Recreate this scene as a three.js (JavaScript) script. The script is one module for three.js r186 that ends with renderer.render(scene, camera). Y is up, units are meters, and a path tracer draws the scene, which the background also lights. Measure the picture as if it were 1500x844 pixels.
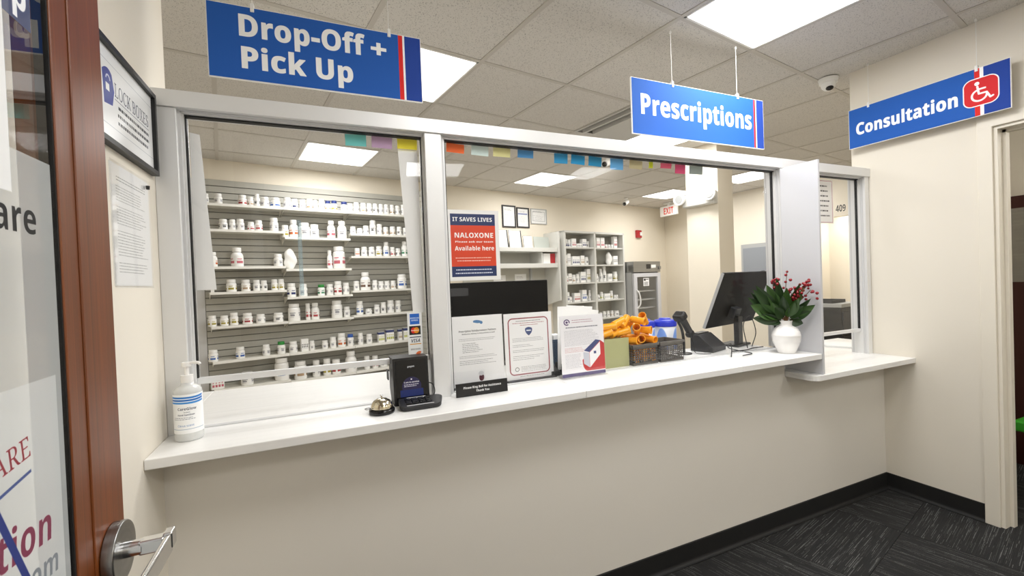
import * as THREE from 'three';
import { RoundedBoxGeometry } from 'three/addons/geometries/RoundedBoxGeometry.js';
import { mergeGeometries } from 'three/addons/utils/BufferGeometryUtils.js';
import { RectAreaLightUniformsLib } from 'three/addons/lights/RectAreaLightUniformsLib.js';

// ------------------------------------------------------------ camera, exposure
const scene = new THREE.Scene();
scene.background = new THREE.Color(0x000000);
const R = THREE.MathUtils.degToRad;
const camera = new THREE.PerspectiveCamera(2 * Math.atan(422 / 649.84) * 180 / Math.PI, 1500 / 844, 0.02, 60);
camera.rotation.order = 'YXZ';
camera.rotation.set(R(-0.837), R(-23.59), R(-2.1715));
camera.position.set(0, 1.35, 1.576);
const renderer = new THREE.WebGLRenderer({ antialias: true });
renderer.toneMapping = THREE.LinearToneMapping;
renderer.toneMappingExposure = 1.6;
renderer.shadowMap.enabled = true;
RectAreaLightUniformsLib.init();
const PANEL_LIGHT = 11;            // every ceiling fitting gives off the same light
const PANEL_GLOW = 1.6;
const PANEL_COLOR = 0xffffff;

// ------------------------------------------------------------ constants (metres)
const HC = 2.584;                  // ceiling
const XL = -0.43, XR = 3.146;      // lobby side walls
const CT = 0.926;                  // counter top
const TC = R(9.6), TB = R(13.1);   // ceiling grid and back wall are turned against the counter
const OB = new THREE.Vector3(0, 0, -3.502);

// ------------------------------------------------------------ helpers
let seed = 7;
const rnd = () => { seed = (seed * 1664525 + 1013904223) >>> 0; return seed / 4294967296; };
const rr = (a, b) => a + (b - a) * rnd();
const counts = {};
function numbered(n) { counts[n] = (counts[n] || 0) + 1; return counts[n] === 1 ? n : n + '_' + String(counts[n] - 1).padStart(3, '0'); }
function bx(w, h, d, x = 0, y = 0, z = 0) { const g = new THREE.BoxGeometry(w, h, d); g.translate(x, y, z); return g; }
function rb(w, h, d, r, x = 0, y = 0, z = 0, s = 2) { const g = new RoundedBoxGeometry(w, h, d, s, r); g.translate(x, y, z); return g; }
function b2(x0, x1, y0, y1, z0, z1, r = 0) {
  const a = [x1 - x0, y1 - y0, z1 - z0, (x0 + x1) / 2, (y0 + y1) / 2, (z0 + z1) / 2];
  return r ? rb(a[0], a[1], a[2], r, a[3], a[4], a[5]) : bx(...a);
}
function cyl(r0, r1, h, x = 0, y = 0, z = 0, n = 20, open = false) { const g = new THREE.CylinderGeometry(r1, r0, h, n, 1, open); g.translate(x, y, z); return g; }
function lathe(pts, n = 24) { return new THREE.LatheGeometry(pts.map(p => new THREE.Vector2(p[0], p[1])), n); }
function tube(pts, r, n = 24, k = 7) { return new THREE.TubeGeometry(new THREE.CatmullRomCurve3(pts.map(p => new THREE.Vector3(...p))), n, r, k); }
function merge(gs) { return mergeGeometries(gs.map(g => { const q = g.index ? g.toNonIndexed() : g; for (const k of Object.keys(q.attributes)) if (!['position', 'normal', 'uv'].includes(k)) q.deleteAttribute(k); return q; })); }
function part(name, geo, m, parent, label) {
  const o = new THREE.Mesh(Array.isArray(geo) ? merge(geo) : geo, m);
  o.name = name; o.castShadow = true; o.receiveShadow = true;
  if (label) o.userData.label = label;
  parent.add(o); return o;
}
function tag(o, label, category, group, kind) {
  o.userData.label = label; o.userData.category = category;
  if (group) o.userData.group = group;
  if (kind) o.userData.kind = kind;
  return o;
}
function thing(name, label, category, pos = [0, 0, 0], turn = 0, group) {
  const g = new THREE.Group(); g.name = numbered(name); g.position.set(...pos); g.rotation.y = turn;
  scene.add(g); return tag(g, label, category, group);
}
function solo(name, geo, m, label, category, group) { return tag(part(numbered(name), geo, m, scene), label, category, group); }
function struct(name, geo, m, label, category) { return tag(part(name, geo, m, scene), label, category, null, 'structure'); }
function structGroup(name, label, category, pos = [0, 0, 0], turn = 0) {
  const g = new THREE.Group(); g.name = name; g.position.set(...pos); g.rotation.y = turn; scene.add(g);
  return tag(g, label, category, null, 'structure');
}
function plane(w, h, x = 0, y = 0, z = 0) { const g = new THREE.PlaneGeometry(w, h); g.translate(x, y, z); return g; }
const BW = (u, y, off) => new THREE.Vector3(OB.x + Math.cos(TB) * u + Math.sin(TB) * off, y, OB.z - Math.sin(TB) * u + Math.cos(TB) * off);
const CG = (u, y, v) => new THREE.Vector3(Math.cos(TC) * u + Math.sin(TC) * v, y, -Math.sin(TC) * u + Math.cos(TC) * v);

// ------------------------------------------------------------ textures and materials
function canvas(w, h, draw) {
  const c = document.createElement('canvas'); c.width = w; c.height = h;
  const g = c.getContext('2d'); draw(g, w, h);
  const t = new THREE.CanvasTexture(c); t.colorSpace = THREE.SRGBColorSpace; t.anisotropy = 8;
  return t;
}
function noiseTex(n, draw) {
  const d = new Uint8Array(n * n * 4); draw(d, n);
  const t = new THREE.DataTexture(d, n, n); t.wrapS = t.wrapT = THREE.RepeatWrapping; t.magFilter = THREE.LinearFilter; t.minFilter = THREE.LinearMipmapLinearFilter; t.generateMipmaps = true;
  t.needsUpdate = true; return t;
}
const M = (color, roughness = 0.6, metalness = 0, extra = {}) => new THREE.MeshStandardMaterial({ color, roughness, metalness, ...extra });
const print = (t, roughness = 0.6) => new THREE.MeshStandardMaterial({ map: t, roughness });
const wallBump = noiseTex(256, (d, n) => { for (let i = 0; i < n * n; i++) { const v = 110 + rnd() * 70; d.set([v, v, v, 255], i * 4); } });
wallBump.repeat.set(14, 14);
const tileTex = noiseTex(512, (d, n) => {
  for (let i = 0; i < n * n; i++) { const v = 232 + rnd() * 16; d.set([v, v - 3, v - 9, 255], i * 4); }
  for (let k = 0; k < 5200; k++) {
    const x = rnd() * n | 0, y = rnd() * n | 0, s = 1 + (rnd() * 2.6 | 0), t = 120 + rnd() * 70;
    for (let a = 0; a < s; a++) for (let b = 0; b < (rnd() < 0.4 ? 2 : 1); b++) d.set([t, t - 4, t - 9, 255], (((y + b) % n) * n + (x + a) % n) * 4);
  }
});
tileTex.colorSpace = THREE.SRGBColorSpace;
const carpetTex = noiseTex(1024, (d, n) => {
  for (let i = 0; i < n * n; i++) { const v = 18 + rnd() * 18; d.set([v, v, v, 255], i * 4); }
  for (let k = 0; k < 1500; k++) {
    const y = rnd() * n | 0, x = rnd() * n | 0, L = 30 + rnd() * 200 | 0, h = 1 + (rnd() * 3 | 0), v = rnd() < 0.5 ? 8 + rnd() * 14 : 44 + rnd() * 80;
    for (let a = 0; a < L; a++) { if (rnd() < 0.2) continue; for (let b = 0; b < h; b++) { const q = v * rr(0.8, 1.1); d.set([q, q, q - 1, 255], (((y + b) % n) * n + (x + a) % n) * 4); } }
  }
});
carpetTex.colorSpace = THREE.SRGBColorSpace;
const woodTex = canvas(256, 1024, (g, w, h) => {
  g.fillStyle = '#6d350a'; g.fillRect(0, 0, w, h);
  for (let k = 0; k < 900; k++) {
    const x = rnd() * w, y = rnd() * h, L = 60 + rnd() * 420;
    g.strokeStyle = rnd() < 0.55 ? `rgba(70,32,6,${rr(0.05, 0.22)})` : `rgba(168,84,24,${rr(0.04, 0.18)})`;
    g.lineWidth = rr(0.6, 2.2); g.beginPath(); g.moveTo(x, y); g.bezierCurveTo(x + rr(-5, 5), y + L / 3, x + rr(-5, 5), y + 2 * L / 3, x + rr(-4, 4), y + L); g.stroke();
  }
});
woodTex.wrapS = woodTex.wrapT = THREE.RepeatWrapping;
const stoneTex = canvas(1024, 512, (g, w, h) => {
  g.fillStyle = '#eeedea'; g.fillRect(0, 0, w, h);
  for (let k = 0; k < 240; k++) { g.strokeStyle = `rgba(150,150,150,${rr(0.015, 0.05)})`; g.lineWidth = rr(1, 5); const y = rnd() * h, x = rnd() * w, L = rr(80, 420); g.beginPath(); g.moveTo(x, y); g.bezierCurveTo(x + L / 3, y + rr(-5, 5), x + 2 * L / 3, y + rr(-6, 6), x + L, y + rr(-5, 5)); g.stroke(); }
});
stoneTex.wrapS = stoneTex.wrapT = THREE.RepeatWrapping;
const brushTex = canvas(512, 64, (g, w, h) => { g.fillStyle = '#c9c9c9'; g.fillRect(0, 0, w, h); for (let k = 0; k < 500; k++) { const v = 175 + rnd() * 55 | 0; g.fillStyle = `rgba(${v},${v},${v},.3)`; g.fillRect(rnd() * w, rnd() * h, rr(30, 240), 1); } });

const mat = {
  wall: M(0xe8e1d3, 0.9, 0, { bumpMap: wallBump, bumpScale: 0.0006 }),
  back: M(0xede4d2, 0.9, 0, { bumpMap: wallBump, bumpScale: 0.0006 }),
  knee: M(0xe5e0d6, 0.88, 0, { bumpMap: wallBump, bumpScale: 0.0006 }),
  trim: M(0xe8e1d2, 0.5),
  tile: new THREE.MeshStandardMaterial({ map: tileTex, color: 0xe3e1de, roughness: 0.95 }),
  tbar: M(0xc2bcb2, 0.5), slab: M(0xbdb8b0, 0.9),
  counter: new THREE.MeshStandardMaterial({ map: stoneTex, roughness: 0.32 }),
  frame: M(0xe4e4e3, 0.4, 0.25), frameIn: M(0xcfcfcf, 0.45), gasket: M(0x0d0d0e, 0.5),
  panel: M(0xcdcdd0, 0.5),
  matteBlack: new THREE.MeshPhysicalMaterial({ color: 0x060607, roughness: 0.5, specularIntensity: 0.2 }), black: M(0x101011, 0.42), blackGloss: M(0x070708, 0.14), charcoal: M(0x2b2b2d, 0.55), rubber: M(0x161616, 0.6), rubberEdge: M(0x4b4a48, 0.6),
  white: M(0xf1f0ec, 0.5), whiteGloss: M(0xf3f1ee, 0.22), plastic: M(0xf4f3ef, 0.38), paper: M(0xf3f3f1, 0.85),
  slat: M(0xb3b1a7, 0.6), slatBack: M(0x7a7972, 0.8), shelf: M(0xe2dfd4, 0.55), shelfLip: M(0xeceae2, 0.45),
  cabinet: M(0xd3d2cb, 0.6), cabinetIn: M(0xbdbbb0, 0.75),
  steel: M(0xc4c4c2, 0.3, 1, { map: brushTex }), chrome: M(0xdedede, 0.16, 1), brass: M(0xd9cfb6, 0.14, 1),
  fridgeGray: M(0xb4b5b4, 0.45, 0.2), panelGray: M(0x8f9398, 0.5),
  wood: new THREE.MeshPhysicalMaterial({ map: woodTex, roughness: 0.42, clearcoat: 0.12, clearcoatRoughness: 0.3 }),
  redwood: M(0x3c0f0a, 0.45), red: M(0xb01522, 0.45), navy: M(0x23346f, 0.4), blueCap: M(0x1c55ad, 0.38), greenCap: M(0x1f8a35, 0.4),
  green: M(0x3db42c, 0.5), olive: M(0xa3a476, 0.7), basket: M(0x5e5a54, 0.6), cobalt: M(0x1d36c8, 0.35),
  leaf: M(0x27401c, 0.45, 0, { side: THREE.DoubleSide }), leaf2: M(0x3a5a26, 0.45, 0, { side: THREE.DoubleSide }), stem: M(0x6b4a2a, 0.7), berry: M(0x8a111d, 0.28),
  clearPane: new THREE.MeshPhysicalMaterial({ color: 0xffffff, transmission: 1, thickness: 0, roughness: 0, ior: 1.2 }),
  glass: new THREE.MeshPhysicalMaterial({ color: 0xffffff, transmission: 1, thickness: 0, roughness: 0, ior: 1.5 }),
  slidePane: new THREE.MeshPhysicalMaterial({ color: 0xffffff, transmission: 1, thickness: 0, roughness: 0, ior: 1.28 }),
  acrylic: new THREE.MeshPhysicalMaterial({ color: 0xffffff, transmission: 1, thickness: 0, roughness: 0.05, ior: 1.48 }),
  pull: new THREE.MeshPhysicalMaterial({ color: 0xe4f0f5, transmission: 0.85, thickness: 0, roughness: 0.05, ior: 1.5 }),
  film: new THREE.MeshPhysicalMaterial({ color: 0xe9eceb, transmission: 0.45, thickness: 0, roughness: 0.8, ior: 1.4 }),
  vial: new THREE.MeshPhysicalMaterial({ color: 0xffb01c, transmission: 0.15, thickness: 0, roughness: 0.25, ior: 1.45, side: THREE.DoubleSide }),
  glow: new THREE.MeshStandardMaterial({ color: 0xffffff, emissive: PANEL_COLOR, emissiveIntensity: PANEL_GLOW, roughness: 0.6 }),
  fixture: M(0xf0eee8, 0.4), ventDark: M(0x3a3a38, 0.7), vent: M(0xc8c6c0, 0.5),
};
mat.film.side = THREE.DoubleSide;

// ------------------------------------------------------------ floor
const floor = structGroup('floor', 'dark charcoal carpet tile floor of the lobby', 'floor');
part('subfloor', b2(-1.8, 6.3, -0.14, -0.012, -5.4, 3.75), mat.slab, floor);
{
  const TS = 0.6, geo = new THREE.BoxGeometry(TS - 0.002, 0.012, TS - 0.002); geo.translate(0, -0.006, 0);
  const mats = [0, 1, 2, 3].map(k => { const t = carpetTex.clone(); t.repeat.set(0.8, 0.8); t.offset.set(k * 0.27, k * 0.41); t.needsUpdate = true; return new THREE.MeshStandardMaterial({ map: t, roughness: 0.95 }); });
  const o = new THREE.Vector3(2.677, 0, 0.298), f = R(13.2);
  for (let i = -7; i <= 6; i++) for (let j = -2; j <= 6; j++) {
    const a = (i + 0.5) * TS, b = (j + 0.5) * TS;
    const x = o.x + Math.cos(f) * a + Math.sin(f) * b, z = o.z - Math.sin(f) * a + Math.cos(f) * b;
    if (x < -0.7 || x > 4.55 || z < -0.35 || z > 3.8) continue;
    const t = part('carpet_tile', geo, mats[(i * 3 + j * 5 + 60) % 4], floor);
    t.position.set(x, 0, z); t.rotation.y = f + ((i + j) % 2 ? Math.PI / 2 : 0);
  }
}

// ------------------------------------------------------------ walls
const H1 = HC + 0.012;
struct('wall_left', b2(XL - 0.1, XL, 0, H1, -0.2, 3.6), mat.wall, 'cream lobby wall on the left behind the open glass door', 'wall');
struct('wall_pharmacy_front_left', b2(-1.75, XL - 0.1, 0, H1, -0.2, -0.1), mat.wall, 'cream wall of the pharmacy left of the service windows', 'wall');
struct('wall_pharmacy_left', b2(-1.75, -1.65, 0, H1, -3.6, -0.2), mat.back, 'cream side wall at the left end of the pharmacy', 'wall');
struct('wall_lobby_front', b2(XL - 0.1, 4.4, 0, H1, 3.6, 3.7), mat.wall, 'cream lobby wall behind the viewer', 'wall');
// right wall with the doorway to the consultation room
const DZ0 = 0.497, DZ1 = 1.42, DH = 2.04;
const wr = structGroup('wall_right', 'cream lobby wall under the consultation sign', 'wall');
part('wall_panel', [b2(XR, XR + 0.12, 0, H1, -0.147, DZ0), b2(XR, XR + 0.12, 0, H1, DZ1, 3.6), b2(XR, XR + 0.12, DH, H1, DZ0, DZ1)], mat.wall, wr);
const dc = structGroup('trim_1', 'cream painted door casing and jamb of the consultation doorway', 'door casing');
part('casing', [b2(XR - 0.014, XR, 0, DH, DZ0 - 0.054, DZ0 + 0.003, 0.003), b2(XR - 0.014, XR, DH - 0.003, DH + 0.052, DZ0 - 0.054, DZ1 + 0.054, 0.003), b2(XR - 0.014, XR, 0, DH, DZ1 - 0.003, DZ1 + 0.054, 0.003)], mat.trim, dc);
part('jamb', [b2(XR, XR + 0.12, 0, DH, DZ0, DZ0 + 0.018), b2(XR, XR + 0.12, DH - 0.018, DH, DZ0 + 0.018, DZ1 - 0.018), b2(XR, XR + 0.12, 0, DH, DZ1 - 0.018, DZ1)], mat.trim, dc);
part('door_stop', [b2(XR + 0.05, XR + 0.085, 0, DH - 0.018, DZ0 + 0.018, DZ0 + 0.032), b2(XR + 0.05, XR + 0.085, DH - 0.032, DH - 0.018, DZ0 + 0.018, DZ1 - 0.018)], mat.trim, dc);
struct('wall_pharmacy_right_front', b2(XR + 0.12, 6.0, 0, H1, -0.147, -0.03), mat.back, 'cream partition between the pharmacy and the consultation room', 'wall');
// consultation room seen through the doorway
struct('wall_consultation_far', [b2(4.3, 4.4, 0, H1, -0.03, 3.6)], mat.wall, 'far wall of the consultation room', 'wall');
struct('ceiling_consultation', b2(XR + 0.12, 4.3, 2.25, 2.29, -0.03, 3.6), mat.tile, 'low ceiling over the consultation room', 'ceiling');
struct('wall_consultation_side', b2(XR + 0.12, 4.3, 0, 2.25, 1.75, 1.85), mat.wall, 'side wall of the consultation room', 'wall');
{
  const d = structGroup('door_1', 'dark red door with a metal panel inside the consultation room', 'door', [4.3, 0, 0.1]);
  part('door_leaf', [b2(-0.045, 0, 0, 1.22, 0, 0.92), b2(-0.045, 0, 1.71, 1.79, 0, 0.92), b2(-0.045, 0, 1.22, 1.71, 0, 0.06), b2(-0.045, 0, 1.22, 1.71, 0.86, 0.92)], mat.redwood, d);
  part('metal_panel', b2(-0.035, -0.02, 1.22, 1.71, 0.06, 0.86), mat.steel, d);
}
// back wall, far right wall
{
  const w = structGroup('wall_back', 'cream back wall of the pharmacy', 'wall', [OB.x, 0, OB.z], TB);
  part('wall_panel', b2(-2.0, 6.3, 0, H1, -0.1, 0), mat.back, w);
}
const RX = 6.0;
const wf = structGroup('wall_pharmacy_right', 'cream far right wall of the pharmacy with a doorway', 'wall');
part('wall_panel', [b2(RX, RX + 0.1, 0, H1, -5.2, -2.35), b2(RX, RX + 0.1, 2.012, H1, -2.35, -1.3), b2(RX, RX + 0.1, 0, H1, -1.3, -0.03)], mat.back, wf);
part('recess', [b2(RX + 0.6, RX + 0.65, 0, 2.2, -2.6, -1.1), b2(RX + 0.1, RX + 0.6, 0, 2.2, -2.4, -2.35), b2(RX + 0.1, RX + 0.6, 0, 2.2, -1.3, -1.25), b2(RX + 0.1, RX + 0.6, 2.15, 2.2, -2.4, -1.25)], mat.back, wf);
{
  const t = canvas(256, 220, (g, w, h) => { g.fillStyle = '#ede4d2'; g.fillRect(0, 0, w, h); g.fillStyle = '#1c1c1a'; g.font = 'bold 240px sans-serif'; g.translate(8, 200); const k = g.measureText('409').width; g.scale(240 / k, 1); g.fillText('409', 0, 0); });
  const o = part('room_number', plane(0.125, 0.105), print(t), wf, 'black room number 409'); o.position.set(RX - 0.002, 2.11, -1.845); o.rotation.y = -Math.PI / 2;
}
// column
const colU = 3.6545, colV = -0.857;
{
  const p = CG(colU + 0.125, 0, colV - 0.17), s = structGroup('column', 'square cream column in the pharmacy with an emergency light', 'column', [p.x, 0, p.z], TC);
  part('shaft', b2(-0.125, 0.125, 0, H1, -0.17, 0.17, 0.004), mat.back, s);
}

// ------------------------------------------------------------ ceiling
const UL = [-2.135, -1.507, -0.879, -0.251, 0.377, 1.005, 1.633, 2.261, 2.83, 3.4, 4.02, 4.64, 5.2, 5.8, 6.4, 7.0];
const VL = [-5.57, -4.95, -4.33, -3.71, -3.09, -2.48, -1.88, -1.265, -0.61, 0.225, 0.92, 1.55, 2.18, 2.81, 3.44, 4.07];
const ceil = structGroup('ceiling', 'suspended ceiling of speckled acoustic tiles in a pale metal grid', 'ceiling');
part('roof_slab', b2(-1.8, 6.7, HC + 0.16, HC + 0.24, -5.4, 3.75), mat.slab, ceil);
const inside = (x, z, m = 0) => x > -1.75 - m && x < 6.05 + m && z < 3.65 + m && z > OB.z - Math.tan(TB) * x - 0.05 - m && !(x > XR + 0.42 && z > 0.2);
const lamps = [[4, 7], [6, 9], [4, 4], [8, 4], [12, 4], [8, 7], [12, 6], [4, 10], [4, 13], [7, 13]];
const lampSet = new Set(lamps.map(a => a.join()));
const ventCell = '7,7';
{
  const g = new THREE.BoxGeometry(1, 0.014, 1);
  for (let i = 0; i + 1 < UL.length; i++) for (let j = 0; j + 1 < VL.length; j++) {
    const cu = (UL[i] + UL[i + 1]) / 2, cv = (VL[j] + VL[j + 1]) / 2, p = CG(cu, HC + 0.013, cv);
    if (!inside(p.x, p.z, 0.36) || lampSet.has(i + ',' + j) || (i + ',' + j) === ventCell) continue;
    const t = part('ceiling_tile', g, mat.tile, ceil);
    t.position.copy(p); t.rotation.y = TC; t.scale.set(UL[i + 1] - UL[i] - 0.004, 1, VL[j + 1] - VL[j] - 0.004);
  }
  const bar = new THREE.BoxGeometry(1, 0.008, 0.026);
  for (const v of VL) { const p = CG((UL[0] + UL[15]) / 2, HC + 0.0065, v); const t = part('grid_runner', bar, mat.tbar, ceil); t.position.copy(p); t.rotation.y = TC; t.scale.x = UL[15] - UL[0]; }
  for (const u of UL) { const p = CG(u, HC + 0.006, (VL[0] + VL[15]) / 2); const t = part('grid_runner', bar, mat.tbar, ceil); t.position.copy(p); t.rotation.y = TC + Math.PI / 2; t.scale.x = VL[15] - VL[0]; }
}
const lampLabels = ['square ceiling light half hidden behind the drop-off sign', 'large bright ceiling light above the prescriptions sign', 'ceiling light over the pill bottle shelves seen through the left window', 'ceiling light in front of the framed certificates in the pharmacy', 'ceiling light beside the exit sign in the pharmacy', 'ceiling light just under the prescriptions sign beside the column', 'ceiling light over the grey electrical panel', 'ceiling light of the lobby above the viewer', 'ceiling light of the lobby farthest behind the viewer', 'ceiling light of the lobby behind the viewer near the right wall'];
lamps.forEach(([i, j], k) => {
  const w = UL[i + 1] - UL[i] - 0.02, d = VL[j + 1] - VL[j] - 0.02, p = CG((UL[i] + UL[i + 1]) / 2, HC, (VL[j] + VL[j + 1]) / 2);
  const t = thing('ceiling_light', lampLabels[k], 'ceiling light', [p.x, p.y, p.z], TC, 'square ceiling lights');
  part('housing', [b2(-w / 2, w / 2, 0.03, 0.09, -d / 2, d / 2), b2(-w / 2, -w / 2 + 0.012, 0, 0.03, -d / 2, d / 2), b2(w / 2 - 0.012, w / 2, 0, 0.03, -d / 2, d / 2), b2(-w / 2, w / 2, 0, 0.03, -d / 2, -d / 2 + 0.012), b2(-w / 2, w / 2, 0, 0.03, d / 2 - 0.012, d / 2)], mat.fixture, t);
  part('diffuser', b2(-w / 2 + 0.012, w / 2 - 0.012, 0.008, 0.014, -d / 2 + 0.012, d / 2 - 0.012), mat.glow, t);
  const L = new THREE.RectAreaLight(PANEL_COLOR, PANEL_LIGHT, w - 0.03, d - 0.03); L.name = 'panel_light';
  L.position.y = 0.003; L.rotation.x = -Math.PI / 2; t.add(L);
});
{
  const p = CG((UL[7] + UL[8]) / 2, HC, (VL[7] + VL[8]) / 2), t = thing('ceiling_vent', 'square stepped air vent in the ceiling beside the prescriptions sign', 'air vent', [p.x, p.y, p.z], TC);
  part('backing', b2(-0.29, 0.29, 0.05, 0.06, -0.318, 0.318), mat.ventDark, t);
  const ring = (a, b, y0, y1, tk) => [b2(-a, -a + tk, y0, y1, -b, b), b2(a - tk, a, y0, y1, -b, b), b2(-a + tk, a - tk, y0, y1, -b, -b + tk), b2(-a + tk, a - tk, y0, y1, b - tk, b)];
  part('frame', ring(0.292, 0.32, -0.004, 0.05, 0.02), mat.vent, t);
  part('louver', ring(0.24, 0.268, -0.02, -0.015, 0.022), mat.vent, t); part('louver', ring(0.24, 0.268, -0.015, 0.02, 0.004), mat.vent, t);
  part('center_plate', b2(-0.185, 0.185, -0.04, -0.034, -0.21, 0.21), mat.vent, t); part('center_rim', ring(0.185, 0.21, -0.034, 0, 0.004), mat.vent, t);
}

// ------------------------------------------------------------ knee wall, counter, baseboards
struct('wall_counter', [b2(XL, 2.245, 0, CT - 0.028, -0.1, 0), b2(2.245, XR, 0, 0.792, -0.1, 0)], mat.knee, 'beige knee wall under the white service counter', 'wall');
function cove(name, x, z, len, turn, label) {
  const s = new THREE.Shape(); s.moveTo(0, 0); s.lineTo(0.02, 0); s.lineTo(0.02, 0.003); s.quadraticCurveTo(0.006, 0.005, 0.005, 0.02); s.lineTo(0.005, 0.094); s.lineTo(0, 0.096); s.lineTo(0, 0);
  const g = new THREE.ExtrudeGeometry(s, { depth: len, bevelEnabled: false });
  const o = struct(name, g, mat.rubber, label, 'baseboard'); o.position.set(x, 0, z); o.rotation.y = turn; return o;
}
cove('baseboard_counter', XR, 0, XR - XL, -Math.PI / 2, 'black rubber baseboard along the counter wall');
cove('baseboard_right', XR, DZ0 - 0.054, DZ0 - 0.054, Math.PI, 'black rubber baseboard along the right wall');
cove('baseboard_left', XL, 0, 3.6, 0, 'black rubber baseboard along the left wall');
{
  const t = thing('service_countertop', 'long white laminate service counter along the windows', 'countertop');
  const slab = (x0, x1, zb) => { const g = rb(x1 - x0, 0.028, 0.15 - zb, 0.003, (x0 + x1) / 2, CT - 0.014, (0.15 + zb) / 2); const p = g.attributes.position, uv = g.attributes.uv; for (let i = 0; i < p.count; i++) uv.setXY(i, p.getX(i) * 0.5, (p.getZ(i) + p.getY(i)) * 0.9); return g; };
  const slab2 = (x0, x1, z0, z1) => rb(x1 - x0, 0.028, z1 - z0, 0.003, (x0 + x1) / 2, CT - 0.014, (z0 + z1) / 2);
  part('slab', slab2(XL - 0.1, XL + 0.0005, -0.7, -0.21), mat.counter, t);
  part('slab', slab(XL + 0.0005, 0.9125, -0.7), mat.counter, t); part('slab', slab(0.9135, 1.75, -0.7), mat.counter, t); part('slab', slab(1.75, 2.316, -0.36), mat.counter, t);
  part('slab', slab2(-1.2, XL - 0.1, -0.7, -0.21), mat.counter, t);
  part('window_track', b2(XL + 0.06, 2.3, CT, CT + 0.004, -0.108, -0.09), mat.frameIn, t);
}
{
  const s = new THREE.Shape(), x0 = 2.25, x1 = XR - 0.0005, f = 0.158, r = 0.05;
  s.moveTo(x0, 0.55); s.lineTo(x0, -f + r); s.quadraticCurveTo(x0, -f, x0 + r, -f); s.lineTo(x1, -f); s.lineTo(x1, 0.04); s.lineTo(x1, 0.146); s.lineTo(XR + 0.5, 0.148); s.lineTo(XR + 0.5, 0.55); s.lineTo(x0, 0.55);
  const g = new THREE.ExtrudeGeometry(s, { depth: 0.024, bevelEnabled: true, bevelSize: 0.002, bevelThickness: 0.002, bevelSegments: 2, curveSegments: 10 });
  g.rotateX(-Math.PI / 2); g.translate(0, 0.794, 0);
  g.scale(1, 1, 1);
  solo('lower_countertop', g, mat.counter, 'lower white counter with a rounded corner beside the right wall', 'countertop');
}
solo('privacy_panel', rb(0.015, 1.905 - 0.82, 0.2, 0.002, 2.3255, (1.905 + 0.82) / 2, 0.052), mat.panel, 'white upright privacy panel dividing the two service windows', 'panel');

// ------------------------------------------------------------ window wall
{
  const h = structGroup('trim_2', 'pale metal header beam running over the service windows', 'header');
  part('beam', rb(2.33 - XL - 0.001, 0.051, 0.105, 0.002, (2.33 + XL) / 2, 1.9375, -0.0975), mat.frame, h);
  part('beam', rb(XR - 2.332 - 0.0005, 0.051, 0.105, 0.002, (XR + 2.332) / 2, 1.9375, -0.0975), mat.frame, h);
}
function windowUnit(name, label, x0, x1, yb, postL, postR, glassBottom, rail, lo, ro, paneMat) {
  const w = structGroup(name, label, 'window');
  if (postL) part('post', b2(postL[0], postL[1], yb, 1.912, -0.15, -0.052, 0.002), mat.frame, w);
  if (postR) part('post', b2(postR[0], postR[1], yb, 1.912, -0.15, -0.052, 0.002), mat.frame, w);
  // stepped lining round the opening
  part('lining', [b2(x0, x0 + lo[0], yb, 1.909, -0.14, -0.066), b2(x1 - ro[0], x1, yb, 1.909, -0.14, -0.066), b2(x0, x1, 1.909, 1.918, -0.14, -0.062)], mat.frameIn, w);
  part('inner_lining', [b2(x0 + lo[0], x0 + lo[1], yb, 1.904, -0.13, -0.078), b2(x1 - ro[1], x1 - ro[0], yb, 1.904, -0.13, -0.078), b2(x0 + lo[0], x1 - ro[0], 1.904, 1.909, -0.13, -0.074)], mat.frame, w);
  part('gasket', [b2(x0 + lo[1], x0 + lo[2], glassBottom, 1.899, -0.106, -0.09), b2(x1 - ro[2], x1 - ro[1], glassBottom, 1.899, -0.106, -0.093), b2(x0 + lo[1], x1 - ro[1], 1.899, 1.904, -0.108, -0.086)], mat.gasket, w);
  part('pane', b2(x0 + lo[2], x1 - ro[2], glassBottom, 1.899, -0.102, -0.096), paneMat, w, 'clear glass pane');
  if (rail) part('bottom_rail', b2(x0 + lo[1], x1 - ro[1], glassBottom - 0.02, glassBottom, -0.107, -0.091, 0.002), mat.frame, w);
  return w;
}
windowUnit('window_1', 'left service window with a sliding glass pane above the counter', -0.371, 0.381, CT, [-0.4295, -0.371], [0.381, 0.444], 1.085, true, [0.008, 0.013, 0.017], [0.002, 0.004, 0.007], mat.slidePane);
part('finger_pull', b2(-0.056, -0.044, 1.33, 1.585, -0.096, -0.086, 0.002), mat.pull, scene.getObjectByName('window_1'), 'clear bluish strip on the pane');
windowUnit('window_2', 'wide middle service window hung with coloured paper notes', 0.444, 2.328, CT + 0.004, null, [2.328, 2.35], CT + 0.005, false, [0.01, 0.018, 0.024], [0.003, 0.006, 0.01], mat.clearPane);
windowUnit('window_3', 'narrow right service window beside the privacy panel', 2.35, 3.1, 0.82, null, [3.1, 3.14], 0.975, true, [0.006, 0.01, 0.014], [0.003, 0.006, 0.01], mat.clearPane);

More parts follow.
